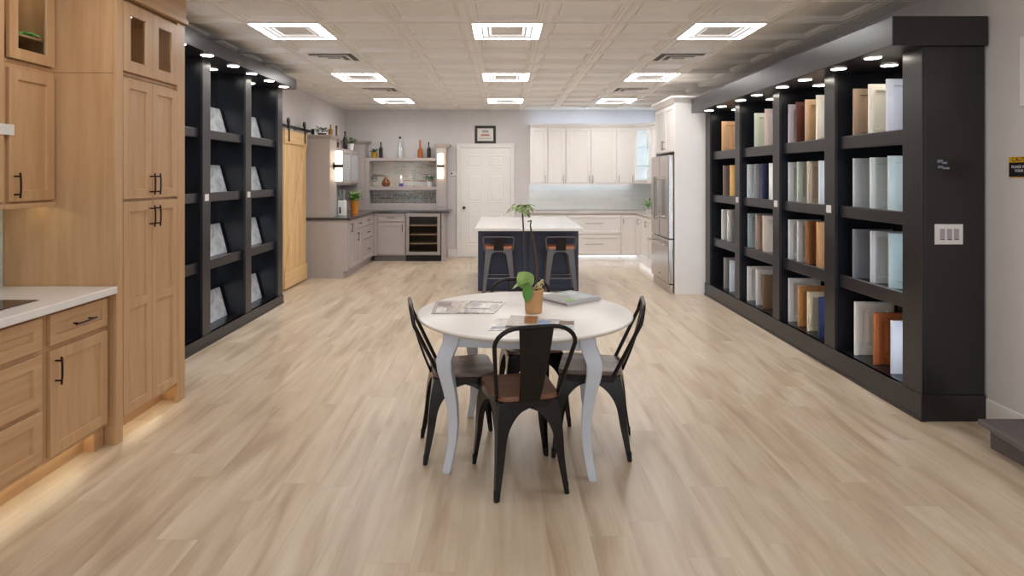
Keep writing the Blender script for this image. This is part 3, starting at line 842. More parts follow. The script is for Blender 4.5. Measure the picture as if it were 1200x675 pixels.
# wall cabinets
FU = F_pX(-2.515)
t = thing('wall_cabinet', 'maple wall cabinet with glazed upper door beside the pantry', 'cabinet', (-2.65, 3.27, 1.34), 'maple wall cabinets')
MB().box(-2.79, -2.515, 3.10, 3.457, 1.36, 2.08).build('carcass', M_MAPLE, t)
hollow(FU, 3.10, 3.457, 2.082, 2.70, 0.275, M_MAPLE, t, shelves=(2.24,))
MB().lathe([(0.035, 2.672), (0.035, 2.68)], (-2.63, 3.28, 0), 16).build('puck_light', E_PUCK, t)
MB().box(-2.53, -2.497, 3.10, 3.455, 1.335, 1.3599).build('light_rail', M_MAPLEY, t, bevel=0.003)
MB().box(-2.60, -2.58, 3.13, 3.43, 1.351, 1.358).build('light_strip', E_WARM, t)
d = shaker(FU, 3.125, 3.437, 1.372, 2.055, M_MAPLE, t); pull(FU, 3.155, 1.455, 0.13, d, M_BRONZE)
glass_door(FU, 3.125, 3.437, 2.105, 2.66, M_MAPLE, t)
t2 = thing('wall_cabinet', 'maple wall cabinet cut by the edge, carrying a white tag', 'cabinet', (-2.65, 2.7, 1.34), 'maple wall cabinets')
MB().box(-2.79, -2.515, 2.40, 3.098, 1.36, 2.70).build('carcass', M_MAPLE, t2)
MB().box(-2.53, -2.497, 2.40, 3.098, 1.335, 1.3599).build('light_rail', M_MAPLEY, t2, bevel=0.003)
shaker(FU, 2.43, 3.09, 1.372, 2.66, M_MAPLE, t2)
MB().fbox(FU, 3.00, 3.15, 1.71, 1.765, 0.0225, 0.0245).build('paper_tag', M_TAG, label='white paper strip stuck on the maple wall cabinets', cat='tag')
t = thing('leaf_ornament', 'bright green leaf ornament behind glass in the maple wall cabinet', 'ornament', (-2.63, 3.37, 2.2525))
mb = MB()
for a, l_ in ((0.2, 0.10), (1.5, 0.12), (2.6, 0.09), (-0.9, 0.11), (-1.9, 0.1)):
    mb.leaf((-2.63, 3.37, 2.27), (math.cos(a), math.sin(a), 0.25), l_, 0.05, 0.3)
mb.build('leaf', mat('green_glass_leaf', (110, 235, 120), 0.3, var=0.2), t, solid=0.003)
MB().lathe([(0.03, 0), (0.034, 0.008), (0.01, 0.02)], (-2.63, 3.37, 2.2525), 16).build('base', M_WPOT, t, smooth=True)

# ------------------------------------------------------------ barn door
t = thing('barn_door', 'natural pine barn door with a diagonal brace', 'door', (-2.88, 8.56, 0.01))
mb = MB()
nb = 6
for i in range(nb):
    y0 = 8.10 + i * 0.92 / nb
    mb.box(-2.895, -2.877, y0 + 0.001, y0 + 0.92 / nb - 0.001, 0.02, 2.12)
mb.build('plank_panel', M_PINE, t, bevel=0.002)
for z0, z1 in ((1.94, 2.12), (0.02, 0.24)):
    MB().box(-2.8765, -2.858, 8.10, 9.02, z0, z1).build('rail', M_PINEX, t, bevel=0.003)
mb = MB()
mb.add([(-2.8765, 8.11, 0.242), (-2.8765, 8.25, 0.242), (-2.8765, 9.01, 1.938), (-2.8765, 8.87, 1.938), (-2.860, 8.11, 0.242), (-2.860, 8.25, 0.242), (-2.860, 9.01, 1.938), (-2.860, 8.87, 1.938)],
       [(0, 1, 2, 3), (7, 6, 5, 4), (0, 4, 5, 1), (1, 5, 6, 2), (2, 6, 7, 3), (3, 7, 4, 0)])
mb.build('brace', M_PINE, t, bevel=0.003)
for y in (8.24, 8.90):
    h_ = MB().box(-2.857, -2.850, y - 0.022, y + 0.022, 1.97, 2.22).build('hanger', M_BLKMET, t, bevel=0.002)
    wv = MB().lathe([(0.001, -0.012), (0.045, -0.012), (0.05, -0.008), (0.04, 0), (0.05, 0.008), (0.045, 0.012), (0.001, 0.012)], n=20)
    MB().add([Vector((-2.864 + p.z * 0.8, y + p.x, 2.24 + p.y)) for p in wv.v], wv.f).build('wheel', M_BLKMET, h_, smooth=True)
t = thing('door_track', 'black steel sliding track above the barn door', 'door track', (-2.9, 8.6, 2.15))
MB().box(-2.868, -2.860, 8.02, 9.32, 2.15, 2.19).build('bar', M_BLKMET, t, bevel=0.001)
for y in (8.05, 8.45, 8.72, 9.25):
    MB().box(XL, -2.868, y - 0.012, y + 0.012, 2.158, 2.182).build('spacer', M_BLKMET, t)
MB().box(-2.885, -2.845, 9.27, 9.32, 2.13, 2.215).build('stopper', M_BLKMET, t, bevel=0.004)

# ------------------------------------------------------------ grey bar
YBF = 10.97
FG = F_pX(-2.30); FGB = F_mY(YBF)
t = thing('bar_cabinet', 'warm grey bar base cabinets with drawers along the side wall', 'cabinet', (-2.6, 10, 0), 'grey bar cabinets')
MB().box(XL + 0.002, -2.30, 9.14, YB - 0.002, 0.10, 0.855).build('carcass', M_GREY, t, bevel=0.002)
MB().box(XL + 0.002, -2.36, 9.14, YB - 0.002, 0.0, 0.0995).build('toe_board', M_GREY, t)
d = shaker(FG, 9.165, 9.56, 0.13, 0.845, M_GREY, t); pull(FG, 9.21, 0.74, 0.14, d, M_BRONZE)
d = shaker(FG, 9.585, 9.99, 0.69, 0.845, M_GREY, t, 'drawer', rail=0.035); pull(FG, 9.79, 0.768, 0.12, d, M_BRONZE, False)
d = shaker(FG, 9.585, 9.99, 0.13, 0.67, M_GREY, t); pull(FG, 9.63, 0.57, 0.14, d, M_BRONZE)
for z0, z1 in ((0.69, 0.845), (0.475, 0.67), (0.13, 0.455)):
    d = shaker(FG, 10.015, 10.80, z0, z1, M_GREY, t, 'drawer', rail=0.035); pull(FG, 10.41, (z0 + z1) / 2, 0.14, d, M_BRONZE, False)
t = thing('bar_cabinet', 'warm grey base cabinet beside the wine cooler', 'cabinet', (-2.0, 11.2, 0), 'grey bar cabinets')
MB().box(-2.299, -1.735, YBF, YB - 0.002, 0.10, 0.855).build('carcass', M_GREY, t, bevel=0.001)
MB().box(-2.299, -1.735, YBF + 0.05, YB - 0.002, 0, 0.0995).build('toe_board', M_GREYTOE, t)
MB().fbox(FGB, -2.297, -2.235, 0.10, 0.855, 0.001, 0.018).build('filler_strip', M_GREY, t)
d = shaker(FGB, -2.23, -1.75, 0.705, 0.845, M_GREY, t, 'drawer', rail=0.035); pull(FGB, -1.99, 0.775, 0.14, d, M_BRONZE, False)
d = shaker(FGB, -2.23, -1.75, 0.12, 0.685, M_GREY, t, rail=0.06); pull(FGB, -1.785, 0.59, 0.14, d, M_BRONZE)
t = thing('bar_end_panel', 'pale grey support panel at the end of the bar counter', 'panel', (-1.07, 11.25, 0))
MB().box(-1.10, -1.055, YBF - 0.005, YB - 0.002, 0.0, 0.855).build('panel', M_GREY, t, bevel=0.002)
# counter
mb = MB(); ps = [(XL + 0.002, 9.115), (-2.265, 9.115), (-2.265, 10.935), (-0.955, 10.935), (-0.955, YB - 0.002), (XL + 0.002, YB - 0.002)]
n_ = len(ps)
mb.add([(x, y, 0.857) for x, y in ps] + [(x, y, 0.892) for x, y in ps], [tuple(range(n_))[::-1], tuple(range(n_, 2 * n_))] + [(i, (i + 1) % n_, n_ + (i + 1) % n_, n_ + i) for i in range(n_)])
mb.build('bar_counter', M_DARKTOP, label='dark granite countertop on the grey bar', cat='countertop', bevel=0.004)
# wine cooler
t = thing('wine_cooler', 'stainless steel wine cooler with glass door in the bar', 'wine cooler', (-1.42, 11.25, 0))
mb = MB(); mb.box(-1.728, -1.71, YBF + 0.01, YB - 0.05, 0.10, 0.852).box(-1.128, -1.11, YBF + 0.01, YB - 0.05, 0.10, 0.852).box(-1.71, -1.128, YBF + 0.01, YB - 0.05, 0.10, 0.12)
mb.box(-1.71, -1.128, YBF + 0.01, YB - 0.05, 0.834, 0.852).box(-1.71, -1.128, YB - 0.07, YB - 0.05, 0.12, 0.834)
mb.build('body', mat('cooler_liner', (126, 116, 108), 0.5), t)
MB().box(-1.68, -1.16, YBF + 0.05, YBF + 0.06, 0.82, 0.833).build('cooler_fill_strip', E_COOLW, t)  # glowing strip added to brighten the dark cooler interior
MB().box(-1.725, -1.113, YBF + 0.02, YB - 0.06, 0.0, 0.098).build('grille', M_RUBBER, t, bevel=0.002)
d = MB().rings(F_mY(YBF), -1.724, -1.114, 0.115, 0.85, [(0, 0), (0, 0.035), (0.004, 0.04), (0.055, 0.04), (0.058, 0.03), (0.058, 0), (0, 0)], cap=False, back=False).build('door', mat('cooler_steel', (158, 150, 143), 0.42, 0.85), t)
MB().fbox(F_mY(YBF), -1.668, -1.17, 0.171, 0.794, 0.012, 0.016).build('pane', mat('tinted_pane', (214, 206, 196), 0.03, trans=1.0, ior=1.1), d)
for z in (0.30, 0.46, 0.62):
    s_ = MB(); s_.box(-1.70, -1.14, YBF + 0.02, YBF + 0.035, z, z + 0.025).box(-1.70, -1.14, YBF + 0.035, YB - 0.08, z, z + 0.008)
    s_.build('rack', mat('pale_rack', (214, 200, 180), 0.5), t)

# tall side unit by the barn door with crown
t = thing('bar_tower', 'grey tower cabinet standing on the bar counter by the barn door', 'cabinet', (-2.75, 9.33, 0.892), 'grey bar towers')
MB().box(XL + 0.002, -2.565, 9.14, 9.52, 0.893, 2.06).build('body', M_GREY, t, bevel=0.002)
MB().frustum(XL + 0.002, -2.565, 9.14, 9.52, 2.061, 2.10, (0, 0.045, 0.045, 0.0)).box(XL + 0.002, -2.515, 9.09, 9.52, 2.10, 2.118).build('crown', M_GREY, t)
t = thing('bar_tower', 'grey tower cabinet on the bar counter beside the white door', 'cabinet', (-1.12, 11.4, 0.892), 'grey bar towers')
MB().box(-1.215, -1.045, 11.20, YB - 0.002, 0.893, 2.02).build('body', M_GREY, t, bevel=0.002)
MB().frustum(-1.215, -1.045, 11.20, YB - 0.002, 2.021, 2.07, (0.04, 0.07, 0.05, 0)).box(-1.26, -0.97, 11.145, YB - 0.002, 2.07, 2.088).build('crown', M_GREY, t)
MB().box(-1.19, -1.07, 11.194, 11.1995, 0.95, 1.95).build('face_panel', M_GREY, t, bevel=0.002)
t = thing('bar_tower', 'slim grey corner tower between the two bar walls', 'cabinet', (-2.75, 11.4, 0.892), 'grey bar towers')
MB().box(XL + 0.002, -2.52, 11.22, YB - 0.002, 0.893, 2.08).build('body', M_GREY, t, bevel=0.002)
MB().frustum(XL + 0.002, -2.52, 11.22, YB - 0.002, 2.081, 2.135, (0, 0.05, 0.05, 0)).box(XL + 0.002, -2.46, 11.165, YB - 0.002, 2.135, 2.155).build('crown', M_GREY, t)
# glazed wall cabinets on the side wall
t = thing('wall_cabinet', 'grey bar wall cabinet with glazed doors beside the tower', 'cabinet', (-2.78, 10.3, 1.36))
FGW = F_pX(-2.64)
hollow(FGW, 9.523, 11.217, 1.36, 1.96, 0.31, M_GREY, t, shelves=(1.66,))
for a0, a1 in ((9.54, 10.08), (10.10, 10.64), (10.66, 11.20)):
    glass_door(FGW, a0, a1, 1.385, 1.94, M_GREY, t, rail=0.05, pane=mat('frosted_pane', (188, 196, 200), 0.08, spec=0.8))
M_STRATA = stone_material('strata_stone', [(140, 122, 106), (198, 180, 160), (222, 208, 190), (196, 206, 212), (216, 200, 180), (160, 142, 126)], (0.8, 1, 9), 2.2)
M_BLUEST = stone_material('blue_stone', [(120, 138, 152), (166, 182, 194), (196, 204, 208), (150, 150, 146)], (1.5, 1.5, 4), 2.0)
MB().box(XL + 0.002, XL + 0.012, 9.53, 11.215, 0.895, 1.355).build('backsplash', M_BLUEST, label='polished blue grey stone backsplash on the bar side wall', cat='backsplash')
# back wall shelving of the bar
t = thing('bar_shelf', 'grey open bar shelving with stone back panel', 'shelving', (-1.87, 11.4, 0.892))
MB().box(-2.518, -1.217, YB - 0.014, YB - 0.002, 0.895, 1.78).build('back_panel', M_STRATA, t)
MB().box(-2.518, -1.217, 11.25, YB - 0.015, 1.785, 1.843).build('top_shelf', M_GREY, t, bevel=0.002)
MB().box(-2.518, -1.217, 11.25, YB - 0.015, 1.255, 1.318).build('middle_shelf', M_GREY, t, bevel=0.002)
MB().box(-2.518, -1.217, 11.25, YB - 0.015, 0.893, 1.015).build('bottom_riser', M_GREY, t, bevel=0.002)
MB().box(-2.518, -2.44, 11.25, YB - 0.015, 1.016, 1.254).box(-2.518, -2.44, 11.25, YB - 0.015, 1.319, 1.784).build('side_stile', M_GREY, t, bevel=0.002)


def sconce(loc, n, label):
    t = thing('wall_sconce', label, 'wall lamp', loc, 'bar wall sconces')
    x, y, z = loc; n = Vector(n)
    c = Vector((x, y, z)) + n * 0.075
    MB().tube([Vector((x, y, z)) + n * 0.001, Vector((x, y, z)) + n * 0.012], [0.055, 0.055], 20).build('backplate', M_BRONZE, t, smooth=True)
    MB().tube([Vector((x, y, z)) + n * 0.012, c], 0.012, 10).build('arm', M_BRONZE, t, smooth=True)
    MB().lathe([(0.001, -0.022), (0.058, -0.022), (0.060, -0.018), (0.060, 0.018), (0.058, 0.022), (0.001, 0.022)], c, 24).build('collar', M_BRONZE, t, smooth=True)
    for s in (1, -1):
        MB().lathe([(0.001, 0.024), (0.05, 0.024), (0.053, 0.03), (0.053, 0.222), (0.048, 0.228), (0.001, 0.228)] if s > 0 else
                   [(0.001, -0.228), (0.048, -0.228), (0.053, -0.222), (0.053, -0.03), (0.05, -0.024), (0.001, -0.024)], c, 24).build('shade', E_SCONCE, t, smooth=True)
    return t


sconce((-2.5645, 9.35, 1.66), (1, 0, 0), 'glowing cylinder sconce on the bar tower by the barn door')
sconce((-1.13, 11.193, 1.69), (0, -1, 0), 'glowing cylinder sconce on the bar tower by the white door')


# bottles and small bar things
def lathe_thing(name, label, cat, loc, parts, group=None, n=20):
    if len(parts) == 1:
        pn, prof, m = parts[0]
        return MB().lathe(prof, loc, n).build(name, m, smooth=True, label=label, cat=cat, group=group)
    t = thing(name, label, cat, loc, group)
    for pn, prof, m in parts: MB().lathe(prof, loc, n).build(pn, m, t, smooth=True)
    return t


def bottle(loc, h, r, m, label, neck=0.35, cap=None):
    zs = h * (1 - neck)
    prof = [(0.001, 0.001), (r * 0.95, 0.001), (r, 0.006), (r, zs * 0.85), (r * 0.8, zs * 0.97), (r * 0.36, zs * 1.12), (r * 0.33, h * 0.93), (r * 0.36, h * 0.935), (0.001, h * 0.94)]
    cp = [(r * 0.38, h * 0.90), (r * 0.42, h * 0.90), (r * 0.42, h), (0.001, h)]
    return lathe_thing('bottle', label, 'bottle', loc, [('glass_body', prof, m), ('cap', cp, cap or m)], 'bottles on the bar')


M_DKB = mat('black_bottle', (34, 30, 34), 0.15)
M_AMB = mat('amber_bottle', (168, 92, 42), 0.12, spec=0.7)
M_AMB2 = mat('yellow_spirit', (190, 140, 50), 0.12, spec=0.7)
M_BRB = mat('brown_bottle', (92, 56, 40), 0.15)
M_CLR = mat('silver_bottle', (212, 216, 220), 0.1, 0.3)
ZT = 1.844
bottle((-2.25, 11.36, ZT), 0.29, 0.036, M_DKB, 'black wine bottle on the bar shelf beside the gold potted plant')
bottle((-1.90, 11.36, ZT), 0.39, 0.048, M_CLR, 'clear silvery tall bottle with black stopper on the bar shelf', 0.5, M_DKB)
bottle((-1.53, 11.36, ZT), 0.33, 0.048, M_AMB, 'tall tapering amber bottle on the bar shelf', 0.5, M_AMB2)
bottle((-1.37, 11.36, ZT), 0.29, 0.036, M_DKB, 'black bottle on the bar shelf next to the sconce tower')
bottle((-2.62, 9.38, 2.119), 0.17, 0.032, M_AMB2, 'short yellow spirit bottle on the tower crown', 0.4)
ZW = 1.961
bottle((-2.70, 10.0, ZW), 0.36, 0.038, M_BRB, 'brown slender bottle, tallest on the glazed wall cabinets', 0.45)
bottle((-2.70, 10.55, ZW), 0.31, 0.040, M_DKB, 'dark bottle behind the brown one on the glazed wall cabinets')
lathe_thing('vase', 'round brown patterned vase on the glazed wall cabinets', 'vase', (-2.66, 9.80, ZW),
            [('v', [(0.001, 0.001), (0.035, 0.001), (0.06, 0.035), (0.066, 0.07), (0.045, 0.11), (0.03, 0.125), (0.034, 0.13), (0.001, 0.128)], M_BRB)])
lathe_thing('decanter', 'round amber glass decanter on the middle bar shelf', 'decanter', (-2.16, 11.36, 1.319),
            [('v', [(0.001, 0.001), (0.05, 0.001), (0.075, 0.03), (0.078, 0.07), (0.06, 0.11), (0.025, 0.145), (0.022, 0.17), (0.001, 0.17)], mat('amber_glass', (126, 72, 44), 0.08, spec=0.9))])
lathe_thing('candle_holder', 'lit candle in a purple based glass on the bar', 'candle', (-1.88, 11.36, 1.319),
            [('base', [(0.001, 0.001), (0.04, 0.001), (0.042, 0.05), (0.03, 0.06), (0.001, 0.06)], mat('purple_glass', (96, 86, 150), 0.1)),
             ('candle', [(0.022, 0.061), (0.022, 0.14), (0.001, 0.14)], M_WPOT),
             ('flame', [(0.002, 0.145), (0.014, 0.165), (0.010, 0.185), (0.001, 0.21)], E_FLAME)])


def goblet(loc, label, h=0.17, r=0.038, group='wine glasses on the bar'):
    prof = [(0.001, 0.0005), (r * 0.9, 0.0005), (r * 0.88, 0.004), (0.006, 0.009), (0.005, h * 0.42), (r * 0.55, h * 0.48), (r, h * 0.68), (r * 0.86, h),
            (r * 0.82, h), (r * 0.95, h * 0.68), (r * 0.5, h * 0.50), (0.001, h * 0.47)]
    return MB().lathe(prof, loc, 20).build('wine_glass', M_GLASS, smooth=True, label=label, cat='glass', group=group)


goblet((-2.37, 11.36, 1.319), 'wide clear glass on middle bar shelf beside the stile', 0.2, 0.055, None)
goblet((-1.65, 11.36, 1.319), 'tall clear flute on middle bar shelf near the white pot', 0.3, 0.03, None)
for q in range(11):
    goblet((-2.37 + q * 0.105, 11.36 + 0.03 * (q % 2), 1.016), 'clear stemmed wine glass in the row on the lowest bar shelf', 0.175, 0.04)


def potted(loc, pot_h, r0, r1, mpot, label, n, L, W, mleaf, seed, name='potted_plant', spread=0.9):
    rnd = random.Random(seed)
    t = thing(name, label, 'plant', loc)
    MB().lathe([(0.001, 0.001), (r0, 0.001), (r1, pot_h * 0.97), (r1 * 1.04, pot_h), (r1 * 0.9, pot_h), (r1 * 0.86, pot_h * 0.9), (0.001, pot_h * 0.9)], loc, 24).build('pot', mpot, t, smooth=True)
    mb = MB(); c = Vector(loc) + Vector((0, 0, pot_h * 0.9))
    for i in range(n):
        th = rnd.uniform(0, 2 * PI); el = rnd.uniform(0.15, 1.0)
        d = Vector((math.cos(th) * spread, math.sin(th) * spread, el * 1.2)).normalized()
        st = c + Vector((math.cos(th), math.sin(th), 0)) * r1 * 0.6 * rnd.random() + d * L * rnd.uniform(0, 0.9) + Vector((0, 0, L * rnd.uniform(0, 0.9)))
        mb.leaf(st, d, L * rnd.uniform(0.6, 1.1), W * rnd.uniform(0.7, 1.2), rnd.uniform(0.1, 0.7))
    mb.build('foliage', mleaf, t)
    return t


potted((-2.45, 10.17, 0.8925), 0.215, 0.055, 0.075, M_ORPOT, 'leafy green plant in orange pot on the bar counter', 80, 0.10, 0.06, M_LEAF, 3)
potted((-2.66, 10.76, ZW), 0.11, 0.045, 0.06, M_WPOT, 'bushy plant in white pot on the glazed wall cabinets', 70, 0.075, 0.03, M_LEAFD, 4)
potted((-2.365, 11.34, ZT), 0.10, 0.05, 0.06, M_GOLD, 'small plant in gold pot on the top bar shelf', 60, 0.055, 0.03, M_LEAFD, 5)
potted((-1.36, 11.36, 1.319), 0.095, 0.045, 0.055, M_WPOT, 'small plant in white pot on the middle bar shelf', 60, 0.075, 0.03, M_LEAFD, 6)
potted((-2.72, 9.28, 2.119), 0.03, 0.05, 0.07, M_STEM, 'low trailing plant on the tower crown', 60, 0.075, 0.03, M_LEAFD, 8, spread=1.5)
t = thing('water_filter', 'white dispenser with black tap on the bar counter', 'dispenser', (-2.50, 9.62, 0.893))
MB().box(-2.56, -2.45, 9.56, 9.68, 0.893, 1.13).build('body', M_WPOT, t, bevel=0.008)
MB().box(-2.535, -2.51, 9.545, 9.5595, 0.93, 1.03).build('tap', M_RUBBER, t, bevel=0.003)
MB().box(-2.54, -2.47, 9.58, 9.66, 1.131, 1.30).build('tank', M_GLASS, t, bevel=0.01)

# thermostat
t = thing('thermostat', 'small white thermostat on the wall between bar and door', 'thermostat', (-0.93, YB, 1.52))
MB().rings(FB, -1.005, -0.885, 1.515, 1.595, [(0, 0.0005), (0, 0.018), (0.006, 0.024)]).build('housing', M_PLATE, t)
MB().fbox(FB, -0.985, -0.95, 1.545, 1.572, 0.0242, 0.0255).build('display', M_RUBBER, t)

# framed certificate
t = thing('picture_frame', 'black framed certificate above the white door', 'picture', (-0.34, YB, 2.12))
MB().rings(FB, -0.535, -0.143, 2.12, 2.45, [(0, 0.0005), (0, 0.02), (0.006, 0.026), (0.04, 0.022), (0.048, 0.012), (0.048, 0.0005)], cap=False, back=False).build('frame', mat('frame_black', (44, 38, 36), 0.3), t)
cert = MB().fbox(FB, -0.488, -0.190, 2.168, 2.402, 0.001, 0.008).build('certificate', mat('cert_paper', (226, 222, 212), 0.5, var=0.04), t)
MB().fbox(FB, -0.42, -0.26, 2.262, 2.292, 0.0082, 0.009).build('print_band', mat('cert_red', (186, 110, 106), 0.5, var=0.3, scale=40), cert)
MB().fbox(FB, -0.47, -0.21, 2.246, 2.250, 0.0082, 0.009).fbox(FB, -0.47, -0.21, 2.205, 2.220, 0.0082, 0.009).fbox(FB, -0.40, -0.28, 2.32, 2.37, 0.0082, 0.009).build('print_lines', mat('cert_grey', (168, 172, 172), 0.5, var=0.3, scale=40), cert)

# ------------------------------------------------------------ white kitchen
YKF = 10.97; YKU = 11.24
FK = F_mY(YKF); FKU = F_mY(YKU)


def wall_cab(a0, a1, doors, label, hand):
    t = thing('kitchen_wall_cabinet', label, 'cabinet', ((a0 + a1) / 2, 11.4, 1.37), 'white kitchen wall cabinets')
    MB().box(a0, a1 - 0.0005, YKU, YB - 0.002, 1.37, 2.40).build('carcass', M_WHITE, t)
    MB().box(a0, a1 - 0.0005, YKU - 0.025, YB - 0.002, 2.4005, 2.43).box(a0, a1 - 0.0005, YKU - 0.045, YB - 0.002, 2.43, 2.455).build('crown', M_WHITE, t, bevel=0.004)
    MB().box(a0, a1 - 0.0005, YKU - 0.018, YKU + 0.012, 1.345, 1.3695).build('light_rail', M_WHITE, t)
    for k_, (b0, b1) in enumerate(doors):
        d = shaker(FKU, b0, b1, 1.382, 2.388, M_WHITE, t, rail=0.055)
        pull(FKU, hand[k_], 1.46, 0.13, d, M_NICKEL)
    MB().box(a0 + 0.02, a1 - 0.02, YB - 0.12, YB - 0.10, 1.362, 1.3695).build('light_strip', E_COOLW, t)
    MB().box(a0 + 0.03, a1 - 0.03, 11.40, 11.42, 2.456, 2.462).build('top_light_strip', E_TOP, t)
    return t


wall_cab(0.48, 0.805, [(0.492, 0.793)], 'white wall cabinet, first from the white door, one narrow door', [0.757])
wall_cab(0.805, 1.13, [(0.817, 1.118)], 'white wall cabinet, second from the white door, one narrow door', [1.082])
wall_cab(1.13, 2.045, [(1.142, 1.585), (1.59, 2.033)], 'wide white wall cabinet with a pair of doors', [1.557, 1.618])
wall_cab(2.045, 2.355, [(2.057, 2.343)], 'narrow white wall cabinet beside the glazed corner cabinet', [2.09])
# diagonal corner cabinet with glass
t = thing('kitchen_wall_cabinet', 'white diagonal corner wall cabinet with a glass door', 'cabinet', (2.7, 11.3, 1.37), 'white kitchen wall cabinets')
pa, pb = Vector((2.356, YKU, 0)), Vector((2.64, 10.96, 0))
u_ = (pb - pa).normalized(); nn = Vector((0, 0, 0)) + u_.cross(Vector((0, 0, 1)))
FD = Face(pa, u_, nn); Ld = (pb - pa).length


def poly_prism(mb, ps, z0, z1):
    n_ = len(ps)
    return mb.add([(x, y, z0) for x, y in ps] + [(x, y, z1) for x, y in ps], [tuple(range(n_))[::-1], tuple(range(n_, 2 * n_))] + [(i, (i + 1) % n_, n_ + (i + 1) % n_, n_ + i) for i in range(n_)])


pcs = [(2.356, YKU), (2.64, 10.96), (XR - 0.002, 10.96), (XR - 0.002, YB - 0.002), (2.356, YB - 0.002)]
mb = MB(); poly_prism(mb, pcs, 1.37, 1.388); poly_prism(mb, pcs, 2.382, 2.40)
mb.box(2.356, 2.374, YKU + 0.02, YB - 0.002, 1.388, 2.382).box(2.375, XR - 0.002, YB - 0.012, YB - 0.002, 1.388, 2.382).box(XR - 0.012, XR - 0.002, 10.98, YB - 0.012, 1.388, 2.382)
mb.build('carcass', M_WHITE, t)
for z in (1.70, 2.03): poly_prism(MB(), [(2.40, YKU + 0.04), (2.66, 11.0), (XR - 0.02, 11.0), (XR - 0.02, YB - 0.02), (2.40, YB - 0.02)], z, z + 0.008).build('glass_shelf', mat('frosted_shelf', (210, 226, 232), 0.3), t)
g_ = glass_door(FD, 0.004, Ld - 0.004, 1.382, 2.388, M_WHITE, t, rail=0.055)
pull(FD, 0.03, 1.46, 0.13, g_, M_NICKEL)
pcc = [(2.356, YKU - 0.045), (2.60, 10.92), (XR - 0.002, 10.92), (XR - 0.002, YB - 0.002), (2.356, YB - 0.002)]
poly_prism(MB(), pcc, 2.4005, 2.455).build('crown', M_WHITE, t, bevel=0.004)
MB().box(2.376, 2.384, YKU + 0.03, YKU + 0.04, 1.41, 2.36).box(2.93, 2.95, 11.0, 11.01, 1.41, 2.36).build('light_strip', E_COOL, t)
MB().box(2.40, 2.90, 11.40, 11.42, 2.456, 2.462).build('top_light_strip', E_TOP, t)
# side wall cabinets behind the fridge surround
t = thing('kitchen_wall_cabinet', 'white wall cabinet between corner cabinet and fridge surround', 'cabinet', (2.8, 9.9, 1.37), 'white kitchen wall cabinets')
MB().box(2.64, XR - 0.002, 8.91, 10.958, 1.37, 2.40).build('carcass', M_WHITE, t)
MB().box(2.60, XR - 0.002, 8.91, 10.919, 2.4005, 2.455).build('crown', M_WHITE, t, bevel=0.004)
FKR = F_mX(2.64)
for b0, b1 in ((-10.94, -10.30), (-10.28, -9.62), (-9.60, -8.93)): shaker(FKR, b0, b1, 1.382, 2.388, M_WHITE, t)
MB().box(2.80, 2.82, 9.0, 10.9, 1.362, 1.3695).build('light_strip', E_COOLW, t)
# backsplash
M_KT = tile_material('pale_blue_tile', (232, 234, 230), (220, 225, 222), (236, 238, 236), 0.30, 0.075)
mb = MB().box(0.48, XR - 0.012, YB - 0.011, YB - 0.001, 0.885, 1.368).box(XR - 0.011, XR - 0.001, 8.91, YB - 0.001, 0.885, 1.368)
mb.build('tile_backsplash', M_KT, label='pale glazed tile backsplash below the white wall cabinets', cat='backsplash')


def base_cab(a0, a1, label, fronts):
    t = thing('kitchen_base_cabinet', label, 'cabinet', ((a0 + a1) / 2, 11.3, 0), 'white kitchen base cabinets')
    MB().box(a0, a1 - 0.0005, YKF, YB - 0.002, 0.10, 0.835).build('carcass', M_WHITE, t)
    MB().box(a0, a1 - 0.0005, YKF + 0.06, YKF + 0.08, 0.0, 0.0995).build('toe_board', M_WHITE, t)
    MB().box(a0 + 0.01, a1 - 0.01, YKF + 0.035, YKF + 0.05, 0.091, 0.0995).build('toe_light', E_TOE, t)
    for (nm, b0, b1, z0, z1, hp) in fronts:
        d = shaker(FK, b0, b1, z0, z1, M_WHITE, t, nm, rail=0.05)
        if nm == 'drawer': pull(FK, (b0 + b1) / 2, (z0 + z1) / 2 + 0.02, 0.32, d, M_NICKEL, False)
        else: pull(FK, hp, z1 - 0.11, 0.10, d, M_NICKEL)
    return t


base_cab(0.48, 1.13, 'white base cabinet half hidden behind the island', [('drawer', 0.49, 1.12, 0.485, 0.825, 0), ('drawer', 0.49, 1.12, 0.115, 0.465, 0)])
base_cab(1.13, 2.08, 'white base cabinet with two deep drawers', [('drawer', 1.142, 2.07, 0.485, 0.825, 0), ('drawer', 1.142, 2.07, 0.115, 0.465, 0)])
base_cab(2.08, 2.36, 'narrow white base cabinet in the kitchen corner', [('door', 2.09, 2.35, 0.115, 0.825, 2.12)])
t = thing('kitchen_base_cabinet', 'white base cabinet running along the wall toward the fridge', 'cabinet', (2.66, 10.1, 0), 'white kitchen base cabinets')
MB().box(2.362, XR - 0.002, 8.91, YB - 0.002, 0.10, 0.835).build('carcass', M_WHITE, t)
MB().box(2.42, 2.44, 8.91, YKF + 0.0795, 0, 0.0995).box(2.36, 2.42, YKF + 0.06, YKF + 0.0795, 0, 0.0995).build('toe_board', M_WHITE, t)
MB().box(2.40, 2.415, 8.93, YKF, 0.091, 0.0995).build('toe_light', E_TOE, t)
FKR2 = F_mX(2.362)
for b0, b1 in ((-10.94, -10.62), (-10.60, -10.05), (-10.03, -9.48), (-9.46, -8.93)):
    d = shaker(FKR2, b0, b1, 0.115, 0.825, M_WHITE, t); pull(FKR2, b1 - 0.04, 0.72, 0.10, d, M_NICKEL)
poly_prism(MB(), [(0.47, YKF - 0.03), (2.332, YKF - 0.03), (2.332, 8.912), (XR - 0.012, 8.912), (XR - 0.012, YB - 0.012), (0.47, YB - 0.012)], 0.838, 0.872).build(
    'worktop', M_BEIGETOP, label='pale beige worktop of the white kitchen', cat='worktop', bevel=0.003)
